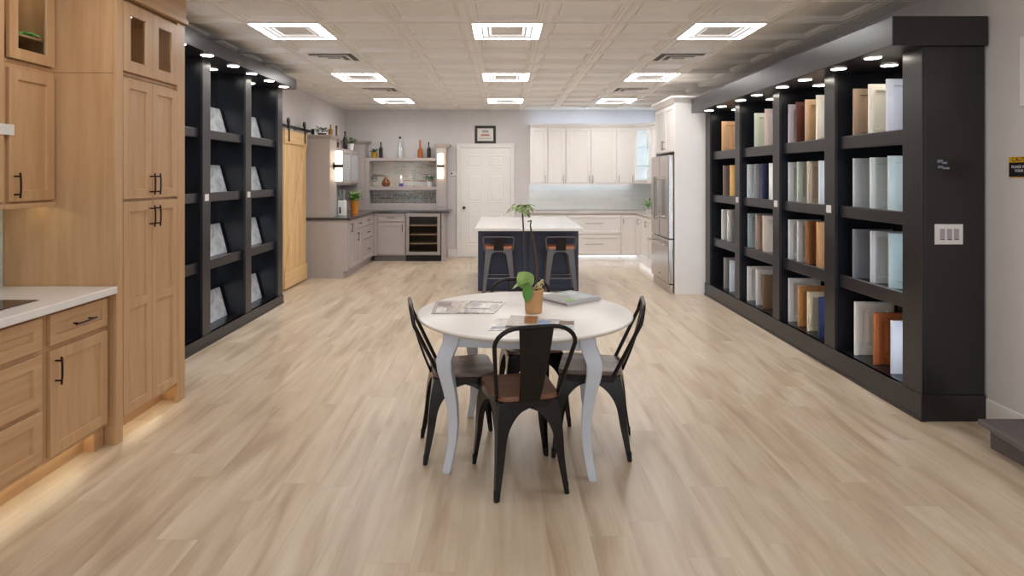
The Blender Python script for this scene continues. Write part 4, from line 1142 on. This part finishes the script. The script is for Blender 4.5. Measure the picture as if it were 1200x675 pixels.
potted((2.46, 10.45, 0.873), 0.08, 0.04, 0.05, M_WPOT, 'small green plant on the kitchen worktop beside the fridge', 50, 0.10, 0.04, M_LEAF, 11)

# fridge surround and fridge
t = thing('fridge_surround', 'tall white fridge surround with panel and cabinet above', 'cabinet', (2.55, 8.4, 0))
MB().box(2.185, XR - 0.002, 7.878, 7.912, 0, 2.44).build('side_panel', M_WHITE, t, bevel=0.002)
MB().box(2.185, XR - 0.002, 8.868, 8.90, 0, 2.44).build('side_panel', M_WHITE, t, bevel=0.002)
MB().box(2.205, XR - 0.002, 7.9125, 8.8675, 1.82, 2.44).build('top_cabinet', M_WHITE, t)
FT = F_mX(2.205)
for b0, b1, hs in ((-8.862, -8.393, 1), (-8.387, -7.918, 0)):
    d = shaker(FT, b0, b1, 1.83, 2.43, M_WHITE, t); pull(FT, b1 - 0.03 if hs else b0 + 0.03, 1.92, 0.13, d, M_NICKEL)
MB().frustum(2.185, XR - 0.002, 7.878, 8.90, 2.441, 2.50, (0.05, 0, 0.05, 0.0)).box(2.125, XR - 0.002, 7.82, 8.90, 2.50, 2.525).build('crown', M_WHITE, t)
t = thing('refrigerator', 'stainless french door refrigerator with freezer drawer', 'refrigerator', (2.5, 8.39, 0))
MB().box(2.195, 2.90, 7.93, 8.85, 0.06, 1.765).build('body', M_STEELD, t, bevel=0.004)
FF = F_mX(2.19)
HB = []
for (a0, a1, hs) in ((-8.85, -8.394, 1), (-8.388, -7.932, 0)):
    d = MB().fbox(FF, a0, a1, 0.70, 1.775, 0.0, 0.075).build('door', M_STEEL, t, bevel=0.012, seg=3)
    ah = a1 - 0.045 if hs else a0 + 0.045
    mb = MB(); mb.tube([FF.P(ah, 0.93, 0.135), FF.P(ah, 1.50, 0.135)], 0.012, 12)
    for z in (0.96, 1.47): mb.tube([FF.P(ah, z, 0.075), FF.P(ah, z, 0.135)], 0.010, 10)
    mb.build('handle', M_STEEL, d, smooth=True)
d = MB().fbox(FF, -8.85, -7.932, 0.12, 0.69, 0.0, 0.075).build('freezer_drawer', M_STEEL, t, bevel=0.012, seg=3)
mb = MB(); mb.tube([FF.P(-8.80, 0.62, 0.135), FF.P(-7.98, 0.62, 0.135)], 0.012, 12)
for a in (-8.76, -8.02): mb.tube([FF.P(a, 0.62, 0.075), FF.P(a, 0.62, 0.135)], 0.010, 10)
mb.build('handle', M_STEEL, d, smooth=True)
MB().fbox(FF, -8.40, -8.36, 0.19, 0.21, 0.0752, 0.077).build('badge', M_STEELD, d)
MB().fbox(FF, -8.84, -7.94, 0.0, 0.105, 0.0, 0.05).build('kick_grille', M_STEEL, t, bevel=0.004)
MB().box(2.115, 2.185, 7.955, 7.985, 1.776, 1.79).build('hinge_cover', M_STEELD, t)
MB().fbox(F_mY(7.93), 2.205, 2.235, 1.56, 1.66, 0.0005, 0.003).build('tag', mat('blue_tag', (90, 120, 170), 0.4), t)

# ------------------------------------------------------------ island and stools
t = thing('kitchen_island', 'navy kitchen island with a white overhanging top', 'island', (0.32, 8.9, 0))
MB().box(-0.335, 0.985, 8.12, 9.70, 0.0, 0.822).build('body', M_NAVY, t, bevel=0.003)
FI = F_mY(8.12)
for a0, a1 in ((-0.325, 0.318), (0.326, 0.975)):
    MB().rings(FI, a0, a1, 0.03, 0.815, [(0, 0.0005), (0, 0.014), (0.004, 0.016), (0.075, 0.016), (0.08, 0.006)]).build('front_panel', M_NAVY, t)
MB().box(-0.355, 1.0, 7.66, 9.76, 0.825, 0.862).build('countertop', M_QUARTZ, t, bevel=0.004)


def sheet_half(A, F_, mid_t, mid_b, n=34, wf=0.022, t0=0.085, wtop=0.036, sa=0.40, bulge=0.014):
    """points of the outer edge and inner arch edge on one side of a pressed metal leg.
    A top corner, F_ foot, mid_t middle of the apron at the top"""
    rows = []
    for i in range(n + 1):
        t = (i / n) ** 1.5
        P = A.lerp(F_, t)
        ob = Vector((A.x, A.y, 0)).normalized(); P = P + ob * bulge * math.sin(PI * min(1, t * 1.6)) * (1 - t)
        M_ = mid_t.lerp(mid_b, t)
        dirv = (M_ - P); full = dirv.length; dirv.normalize()
        if t <= t0: w_ = full
        else:
            s = (t - t0) / (1 - t0)
            wl = wtop * (1 - s) ** 1.1 + wf
            q = min(s / sa, 1.0)
            w_ = wl + (full - wl) * (1 - (max(0.0, 1 - (1 - q) ** 2.3)) ** 0.46)
        rows.append((P, P + dirv * min(w_, full)))
    return rows


def leg_and_apron(mb_leg, mb_apr, A, F_, mt1, mb1, mt2, mb2, split=0.16, **k):
    for (mt, mbm) in ((mt1, mb1), (mt2, mb2)):
        rows = sheet_half(A, F_, mt, mbm, **k)
        n = len(rows) - 1
        for i in range(n):
            (p0, q0), (p1, q1) = rows[i], rows[i + 1]
            tgt = mb_apr if ((i + 1) / n) ** 1.5 <= split else mb_leg
            tgt.quad(p0, p1, q1, q0)


def metal_seat_base(t, hs, corners, feet, m, thick=0.003, **kw):
    """corners, feet: order rear-left, rear-right, front-right, front-left"""
    C_ = [Vector(c) for c in corners]; G_ = [Vector(f) for f in feet]
    apr = MB()
    for i in range(4):
        a, b, c = (i - 1) % 4, i, (i + 1) % 4
        leg = MB()
        mt1, mb1 = (C_[b] + C_[a]) / 2, (G_[b] + G_[a]) / 2
        mt2, mb2 = (C_[b] + C_[c]) / 2, (G_[b] + G_[c]) / 2
        leg_and_apron(leg, apr, C_[b], G_[b], mt1, mb1, mt2, mb2, **kw)
        l_ = leg.build('leg', m, t, solid=thick, merge=True, local=True, smooth=True)
        g = G_[b]; up = (C_[b] - g).normalized()
        inn = ((G_[0] + G_[1] + G_[2] + G_[3]) / 4 - g); inn.z = 0; inn.normalize()
        c0 = g + inn * 0.012
        MB().tube([c0 - Vector((0, 0, g.z)), c0 + up * 0.045], [0.011, 0.014], 8).build('foot_cap', M_RUBBER, l_, local=True, smooth=True)
    apr.build('apron', m, t, solid=thick, merge=True, local=True, smooth=True)


def rounded_quad(ps, r=0.05, n=5):
    out = []
    m_ = len(ps)
    for i in range(m_):
        p0, p1, p2 = Vector(ps[i - 1]), Vector(ps[i]), Vector(ps[(i + 1) % m_])
        a = p1 + (p0 - p1).normalized() * r; b = p1 + (p2 - p1).normalized() * r
        for k in range(n + 1):
            s = k / n
            out.append(a * (1 - s) ** 2 + p1 * 2 * s * (1 - s) + b * s * s)
    return out


def make_chair(label, m, mseat):
    t = thing('dining_chair', label, 'chair', (0, 0, 0), 'metal cafe chairs at the round table')
    hs = 0.437
    ps = [(-0.150, -0.165), (0.150, -0.165), (0.178, 0.175), (-0.178, 0.175)]
    rq = rounded_quad([(x, y, 0) for x, y in ps], 0.06)
    secs = [[(p.x * s_, p.y * s_, z) for p in rq] for s_, z in ((0.97, hs + 0.0005), (1.0, hs + 0.004), (1.0, hs + 0.020), (0.985, hs + 0.0255), (0.5, hs + 0.023))]
    MB().loft(secs).build('seat', mseat, t, local=True, smooth=True)
    sec2 = [[(p.x * 0.985, p.y * 0.985, z) for p in rq] for z in (hs - 0.035, hs)]
    MB().loft(sec2).build('seat_pan', m, t, local=True, smooth=True)
    corners = [(-0.140, -0.155, hs - 0.004), (0.140, -0.155, hs - 0.004), (0.170, 0.168, hs - 0.004), (-0.170, 0.168, hs - 0.004)]
    feet = [(-0.180, -0.215, 0.004), (0.180, -0.215, 0.004), (0.205, 0.205, 0.004), (-0.205, 0.205, 0.004)]
    metal_seat_base(t, hs, corners, feet, m)
    # back hoop
    pts = []
    H = 0.815
    base = Vector((0.150, -0.120, hs + 0.0)); top = Vector((0.193, -0.262, H - 0.085))
    R_ = 0.085
    side = [base + (top - base) * k for k in (0, 0.25, 0.5, 0.75, 1.0)]
    arc = []
    for k in range(1, 7):
        th = PI / 2 * k / 6
        arc.append(Vector((top.x - R_ * 1.35 * (1 - math.cos(th)) , top.y - 0.018 * math.sin(th), top.z + R_ * math.sin(th))))
    half = side + arc
    top_y = arc[-1].y
    full = half + [Vector((-p.x, p.y, p.z)) for p in reversed(half)]
    MB().tube(full, 0.0105, 10).build('back_hoop', m, t, local=True, smooth=True)
    # splat
    mb = MB(); rows = []
    for k in range(9):
        s = k / 8
        z = hs + 0.004 + (H - 0.006 - hs) * s
        y = -0.172 - 0.113 * s - 0.012 * math.sin(PI * s)
        w_ = 0.050 + 0.032 * s
        rows.append([Vector((-w_, y, z)), Vector((-w_ + 0.006, y + 0.005, z)), Vector((0, y + 0.006, z)), Vector((w_ - 0.006, y + 0.005, z)), Vector((w_, y, z))])
    mb.loft(rows, closed_sec=False, caps=False)
    mb.build('splat', m, t, local=True, solid=0.004, smooth=True)
    return t


ch1 = make_chair('black metal chair with brown wood seat, back toward the camera', M_BLKMET, M_SEATBR)


def put(o, x, y, rz): o.location = (x, y, 0); o.rotation_euler = (0, 0, rz)


def variant(src, label, mseat):
    c = copy_tree(src); c['label'] = label
    for ch in c.children:
        if ch.name.startswith('seat') and not ch.name.startswith('seat_pan'):
            ch.data = ch.data.copy(); ch.data.materials[0] = mseat
    return c


ch2 = variant(ch1, 'black metal chair with weathered grey wood seat, facing the sample shelves', M_SEATGR)
ch3 = variant(ch1, 'black metal chair with weathered wood seat, facing the maple cabinets', M_SEATGR)
ch4 = variant(ch1, 'black metal chair behind the round table, facing the camera', M_SEATGR)
put(ch1, 0.085, 3.09, math.atan2(0.235, 0.972))
put(ch2, -0.235, 3.425, math.atan2(0.17, 0.985) - PI / 2)
put(ch3, 0.495, 3.465, math.atan2(0.18, -0.983) - PI / 2)
put(ch4, 0.165, 3.87, PI + 0.20)


def make_stool(label):
    t = thing('bar_stool', label, 'stool', (0, 0, 0), 'metal counter stools at the island')
    hs = 0.590
    rq = rounded_quad([(-0.175, -0.15, 0), (0.175, -0.15, 0), (0.175, 0.15, 0), (-0.175, 0.15, 0)], 0.05)
    MB().loft([[(p.x, p.y, z) for p in rq] for z in (hs, hs + 0.032)]).build('seat', M_SEATOR, t, local=True, bevel=0.004)
    MB().loft([[(p.x * 0.98, p.y * 0.98, z) for p in rq] for z in (hs - 0.04, hs - 0.0005)]).build('seat_pan', M_GUNMET, t, local=True, bevel=0.004)
    corners = [(-0.165, -0.142, hs - 0.005), (0.165, -0.142, hs - 0.005), (0.165, 0.142, hs - 0.005), (-0.165, 0.142, hs - 0.005)]
    feet = [(-0.205, -0.17, 0.004), (0.205, -0.17, 0.004), (0.205, 0.17, 0.004), (-0.205, 0.17, 0.004)]
    metal_seat_base(t, hs, corners, feet, M_GUNMET, t0=0.05, wf=0.034, wtop=0.045, sa=0.10, bulge=0.0)
    for y in (-0.155, 0.155):
        MB().tube([(-0.185, y, 0.22), (0.185, y, 0.22)], 0.008, 8).build('footrest', M_GUNMET, t, local=True, smooth=True)
    pts = [(-0.178, -0.152, hs - 0.01), (-0.186, -0.165, 0.66), (-0.192, -0.178, 0.725), (-0.175, -0.182, 0.742), (0, -0.184, 0.744), (0.175, -0.182, 0.742), (0.192, -0.178, 0.725), (0.186, -0.165, 0.66), (0.178, -0.152, hs - 0.01)]
    MB().tube(pts, 0.0095, 10).build('back_hoop', M_GUNMET, t, local=True, smooth=True)
    MB().loft([[Vector((-w_, y, z)), Vector((0, y + 0.004, z)), Vector((w_, y, z))] for w_, y, z in ((0.062, -0.160, hs - 0.02), (0.060, -0.168, 0.65), (0.068, -0.182, 0.742))],
              closed_sec=False, caps=False).build('splat', M_BLKMET, t, local=True, solid=0.004, smooth=True)
    return t


s1 = make_stool('grey metal low-back stool at the island, on the barn door side')
put(s1, -0.060, 7.93, 0)
s2 = copy_tree(s1); s2['label'] = 'grey metal low-back stool at the island, on the fridge side'
put(s2, 0.722, 7.93, 0)

# ------------------------------------------------------------ round table
CX, CY = 0.118, 3.465
TA = math.radians(-6.5)
t = thing('round_table', 'round white dining table with curved pale legs', 'table', (CX, CY, 0))
MB().lathe([(0.001, 0.716), (0.560, 0.716), (0.572, 0.719), (0.580, 0.726), (0.592, 0.730), (0.597, 0.738), (0.594, 0.745), (0.584, 0.7485), (0.572, 0.7485), (0.570, 0.750), (0.001, 0.750)], (CX, CY, 0), 96).build('tabletop', M_TABTOP, t, smooth=True)


def TP(x, y, z): return Vector((CX + x * math.cos(TA) - y * math.sin(TA), CY + x * math.sin(TA) + y * math.cos(TA), z))


HL = 0.345
for i in range(4):
    a = [(-1, -1), (1, -1), (1, 1), (-1, 1)][i]
    prof = [(0.715, -0.005, 0.074), (0.66, 0.0, 0.074), (0.62, 0.022, 0.074), (0.58, 0.040, 0.070), (0.52, 0.036, 0.064), (0.44, 0.016, 0.056), (0.34, -0.004, 0.049), (0.24, -0.012, 0.043), (0.15, -0.006, 0.039), (0.07, 0.012, 0.036), (0.02, 0.026, 0.037), (0.001, 0.030, 0.034)]
    secs = []
    for z, off, w_ in prof:
        cx_, cy_ = a[0] * (HL + off * 0.75), a[1] * (HL + off * 0.75)
        w_ *= 1.12; h_ = w_ / 2; c_ = h_ * 0.75
        c_ = h_ * 0.88
        loc = [(-h_, -c_), (-c_, -h_), (c_, -h_), (h_, -c_), (h_, c_), (c_, h_), (-c_, h_), (-h_, c_)]
        secs.append([TP(cx_ + p, cy_ + q, z) for p, q in loc])
    MB().loft(secs).build('leg', M_TABLEG, t, smooth=True)
    b = [(1, -1), (1, 1), (-1, 1), (-1, -1)][i]
    p0, p1 = Vector((a[0], a[1])) * HL, Vector((b[0], b[1])) * HL
    dv = (p1 - p0).normalized(); nv = Vector((dv.y, -dv.x))
    p0 = p0 + dv * 0.038; p1 = p1 - dv * 0.038
    mb = MB()
    cs = [p0 + nv * 0.02, p1 + nv * 0.02, p1 - nv * 0.0, p0 - nv * 0.0]
    mb.add([TP(p.x, p.y, 0.635) for p in cs] + [TP(p.x, p.y, 0.714) for p in cs], [(3, 2, 1, 0), (4, 5, 6, 7), (0, 1, 5, 4), (1, 2, 6, 5), (2, 3, 7, 6), (3, 0, 4, 7)])
    mb.build('apron', M_TABLEG, t, bevel=0.002)


# magazines
def paper(pts, z, h, m, name, parent, bevel=0.0008):
    mb = MB(); n_ = len(pts)
    mb.add([(x, y, z) for x, y in pts] + [(x, y, z + h) for x, y in pts], [tuple(range(n_))[::-1], tuple(range(n_, 2 * n_))] + [(i, (i + 1) % n_, n_ + (i + 1) % n_, n_ + i) for i in range(n_)])
    return mb.build(name, m, parent, bevel=bevel)


def bil(q, u, v):
    a, b, c, d = [Vector(p) for p in q]
    return (a * (1 - u) + b * u) * (1 - v) + (d * (1 - u) + c * u) * v


def open_magazine(label, q, mats, pics):
    cx = sum(p[0] for p in q) / 4; cy = sum(p[1] for p in q) / 4
    t = thing('magazine', label, 'magazine', (cx, cy, 0.7505))
    for k, (u0, u1) in enumerate(((0, 0.498), (0.502, 1))):
        secs = []
        for i in range(9):
            s = i / 8; u = u0 + (u1 - u0) * s
            e = (1 - s) if k else s
            hz = 0.003 + 0.007 * math.sin(min(1, (1 - e) * 2.2) * PI / 2) * e if False else 0.003 + 0.006 * (e ** 2) * (1 if e < 0.94 else 0.5)
            a = bil(q, u, 0); b = bil(q, u, 1)
            secs.append([Vector((a.x, a.y, 0.7508)), Vector((b.x, b.y, 0.7508)), Vector((b.x, b.y, 0.7508 + hz)), Vector((a.x, a.y, 0.7508 + hz))])
        pg = MB().loft(secs).build('page', mats[k], t)
        for (a0, a1, b0, b1, rgb) in pics[k]:
            mb = MB(); secs = []
            for i in range(5):
                s = a0 + (a1 - a0) * i / 4; u = u0 + (u1 - u0) * s
                e = (1 - s) if k else s
                hz = 0.0035 + 0.006 * (e ** 2) * (1 if e < 0.94 else 0.5)
                a = bil(q, u, b0); b = bil(q, u, b1)
                secs.append([Vector((a.x, a.y, 0.7508 + hz)), Vector((b.x, b.y, 0.7508 + hz))])
            mb.loft(secs, closed_sec=False, caps=False).build('picture', mat('print_%d_%d_%d' % rgb, rgb, 0.35, var=0.25, scale=35), pg, solid=0.0003)
    return t


PG1 = print_material('kitchen_spread', [(196, 186, 182), (214, 206, 202), (180, 168, 164), (222, 216, 212)], 8)
PG2 = print_material('plan_page', [(206, 198, 196), (188, 178, 176), (224, 220, 216)], 10)
open_magazine('open magazine with pale kitchen photos at the table edge', [(-0.395, 3.375), (-0.050, 3.380), (0.012, 3.70), (-0.405, 3.715)], [PG1, PG2],
              [[(0.12, 0.42, 0.08, 0.40, (232, 230, 228)), (0.1, 0.5, 0.55, 0.85, (150, 138, 138)), (0.6, 0.95, 0.1, 0.9, (204, 192, 184))],
               [(0.0, 0.75, 0.30, 0.36, (110, 96, 96)), (0.1, 0.3, 0.5, 0.9, (168, 156, 158)), (0.4, 0.7, 0.4, 0.8, (226, 222, 218)), (0.0, 0.95, 0.86, 0.93, (140, 124, 122))]])
PG3 = print_material('white_page', [(224, 220, 218), (206, 200, 198), (232, 230, 228)], 9)
open_magazine('open magazine with blue and brown pictures behind the chair back', [(-0.078, 3.005), (0.345, 3.02), (0.372, 3.225), (-0.040, 3.262)], [PG3, PG3],
              [[(0.05, 0.4, 0.1, 0.3, (130, 130, 144)), (0.1, 0.4, 0.45, 0.8, (206, 200, 198))],
               [(0.05, 0.42, 0.35, 0.8, (128, 156, 200)), (0.62, 0.98, 0.45, 0.85, (120, 92, 84)), (0.5, 0.95, 0.1, 0.35, (160, 176, 200))]])
t = thing('magazine', 'closed magazine with orange and grey cover lying on the open one', 'magazine', (0.06, 3.16, 0.7605))
q = [(0.01, 3.055), (0.165, 3.045), (0.185, 3.262), (0.04, 3.285)]
paper(q, 0.7610, 0.004, mat('cover_grey', (176, 162, 154), 0.3, var=0.3, scale=25), 'cover', t)
q2 = [bil(q, u, v) for u, v in ((0.55, 0.25), (0.97, 0.2), (0.97, 0.95), (0.5, 0.95))]
paper([(p.x, p.y) for p in q2], 0.7651, 0.0005, mat('cover_orange', (200, 132, 60), 0.3, var=0.5, scale=30, rgb2=(120, 84, 60)), 'picture', t, 0)
# catalogue stack
SQ = [(0.365, 3.563), (0.588, 3.75), (0.430, 3.945), (0.215, 3.765)]
labs = ['bottom grey catalogue of the stack beside the plant', 'middle white catalogue of the stack beside the plant', 'top grey catalogue with a green round sticker on the stack']
zz = 0.7505
for i, (h_, mm, sh) in enumerate(((0.009, mat('cat_dark', (92, 92, 98), 0.4), 0), (0.008, mat('cat_white', (214, 212, 212), 0.4), 0.006), (0.008, mat('cat_grey', (150, 152, 150), 0.3, var=0.15, scale=9), -0.004))):
    t = thing('catalogue', labs[i], 'magazine', (0.40, 3.755, zz), 'catalogues stacked on the table')
    q = [(x + sh, y + sh * 0.5) for x, y in SQ]
    paper(q, zz, h_ - 0.001, M_PLATE, 'pages', t)
    q_ = [bil(q, u, v) for u, v in ((-0.01, -0.01), (1.01, -0.01), (1.01, 1.01), (-0.01, 1.01))]
    paper([(p.x, p.y) for p in q_], zz + h_ - 0.0009, 0.0009, mm, 'cover', t, 0)
    if i == 2:
        c_ = bil(q, 0.20, 0.14)
        MB().lathe([(0.001, 0.0), (0.026, 0.0), (0.026, 0.0006), (0.001, 0.0006)], (c_.x, c_.y, zz + h_ + 0.0002), 24).build('sticker', mat('lime', (124, 190, 52), 0.4), t)
        q3 = [bil(q, u, v) for u, v in ((0.45, 0.1), (0.95, 0.1), (0.95, 0.9), (0.45, 0.9))]
        paper([(p.x, p.y) for p in q3], zz + h_ + 0.0002, 0.0004, mat('cat_photo', (176, 186, 192), 0.25, var=0.3, scale=12), 'picture', t, 0)
    zz += h_ + 0.0003

# potted plant on the table
PX, PY, PZ = 0.166, 3.41, 0.7505
t = thing('potted_orchid', 'tall stemmed plant in a tan pot on the round table', 'plant', (PX, PY, PZ))
MB().lathe([(0.001, 0.001), (0.043, 0.001), (0.046, 0.004), (0.054, 0.118), (0.057, 0.121), (0.057, 0.130), (0.052, 0.130), (0.050, 0.116), (0.001, 0.116)], (PX, PY, PZ), 32).build('pot', M_TERRA, t, smooth=True)
MB().lathe([(0.001, 0.122), (0.03, 0.120), (0.049, 0.1165)], (PX, PY, PZ), 20).build('soil', M_SOIL, t)


def at(px, py, y): return Vector(((px - 590) * y / 725, y, 1.5 - (py - 207) * y / 725))


stalk = [at(628.5, 341, PY), at(628.5, 328, PY), at(629.5, 312, PY + .005), at(627.5, 296, PY + .01), at(625.5, 283, PY + .01), at(622.5, 271, PY + .012), at(621.5, 264, PY + .012), at(622.5, 258, PY + .012)]
MB().tube(stalk, [0.005, 0.006, 0.007, 0.0065, 0.0065, 0.005, 0.004, 0.004], 8).tube([at(622.5, 258.5, PY + .012), at(618.5, 259.5, PY)], [0.004, 0.003], 6).build('stalk', M_STEM, t, smooth=True)
st2 = [at(618, 341, PY - .01), at(616, 320, PY - .01), at(614.5, 298, PY - .01), at(613.5, 280, PY - .01), at(613, 262, PY - .01), at(612, 245, PY - .01)]
MB().tube(st2, [0.0024, 0.002, 0.002, 0.003, 0.0045, 0.005], 7).build('thin_stem', M_STEM, t, smooth=True)
mb = MB(); c0 = at(612, 244, PY - .01); rnd = random.Random(21)
for i in range(15):
    th = 2 * PI * i / 15 + rnd.uniform(-0.2, 0.2); el = rnd.uniform(-0.05, 0.65)
    mb.leaf(c0 + Vector((0, 0, rnd.uniform(-0.005, 0.02))), (math.cos(th), math.sin(th), el), rnd.uniform(0.078, 0.105), 0.044, rnd.uniform(0.35, 0.75), cup=0.1)
mb.build('leaf_crown', M_LEAFV, t)
M_BIG = mat('broad_leaf', (128, 158, 82), 0.4, var=0.15, scale=14, rgb2=(160, 190, 116))
MB().leaf(at(622, 337, PY - .02), Vector((-0.62, -0.15, 0.95)), 0.125, 0.115, 0.15, up=(0.2, -1, 0.2), n=10, cup=0.06).build('broad_leaf', M_BIG, t, solid=0.0012, smooth=True)
MB().leaf(at(624, 330, PY - .03), Vector((-0.95, -0.3, 0.12)), 0.115, 0.075, 0.42, n=10, cup=0.1).build('broad_leaf', M_BIG, t, solid=0.0012, smooth=True)
MB().leaf(at(619, 332, PY - .055), Vector((-0.08, -0.22, -0.9)), 0.105, 0.066, 0.0, up=(0.1, -1, 0.0), n=10, cup=0.12).build('broad_leaf', mat('broad_leaf_deep', (84, 134, 48), 0.32, var=0.15, scale=14), t, solid=0.0012, smooth=True)
M_ROOT = mat('aerial_root', (222, 204, 160), 0.6, var=0.1, scale=60)
mb = MB()
for k in range(4):
    c = at(632, 333, PY - 0.03) + Vector((rnd.uniform(-0.012, 0.012), 0, rnd.uniform(-0.012, 0.015)))
    pts = [c + Vector((0.014 * math.cos(a + k), 0.01 * math.sin(a * 0.7), 0.015 * math.sin(a + k * 1.3))) for a in [q * 0.7 for q in range(8)]]
    mb.tube(pts, 0.003, 6)
mb.build('aerial_roots', M_ROOT, t, smooth=True)
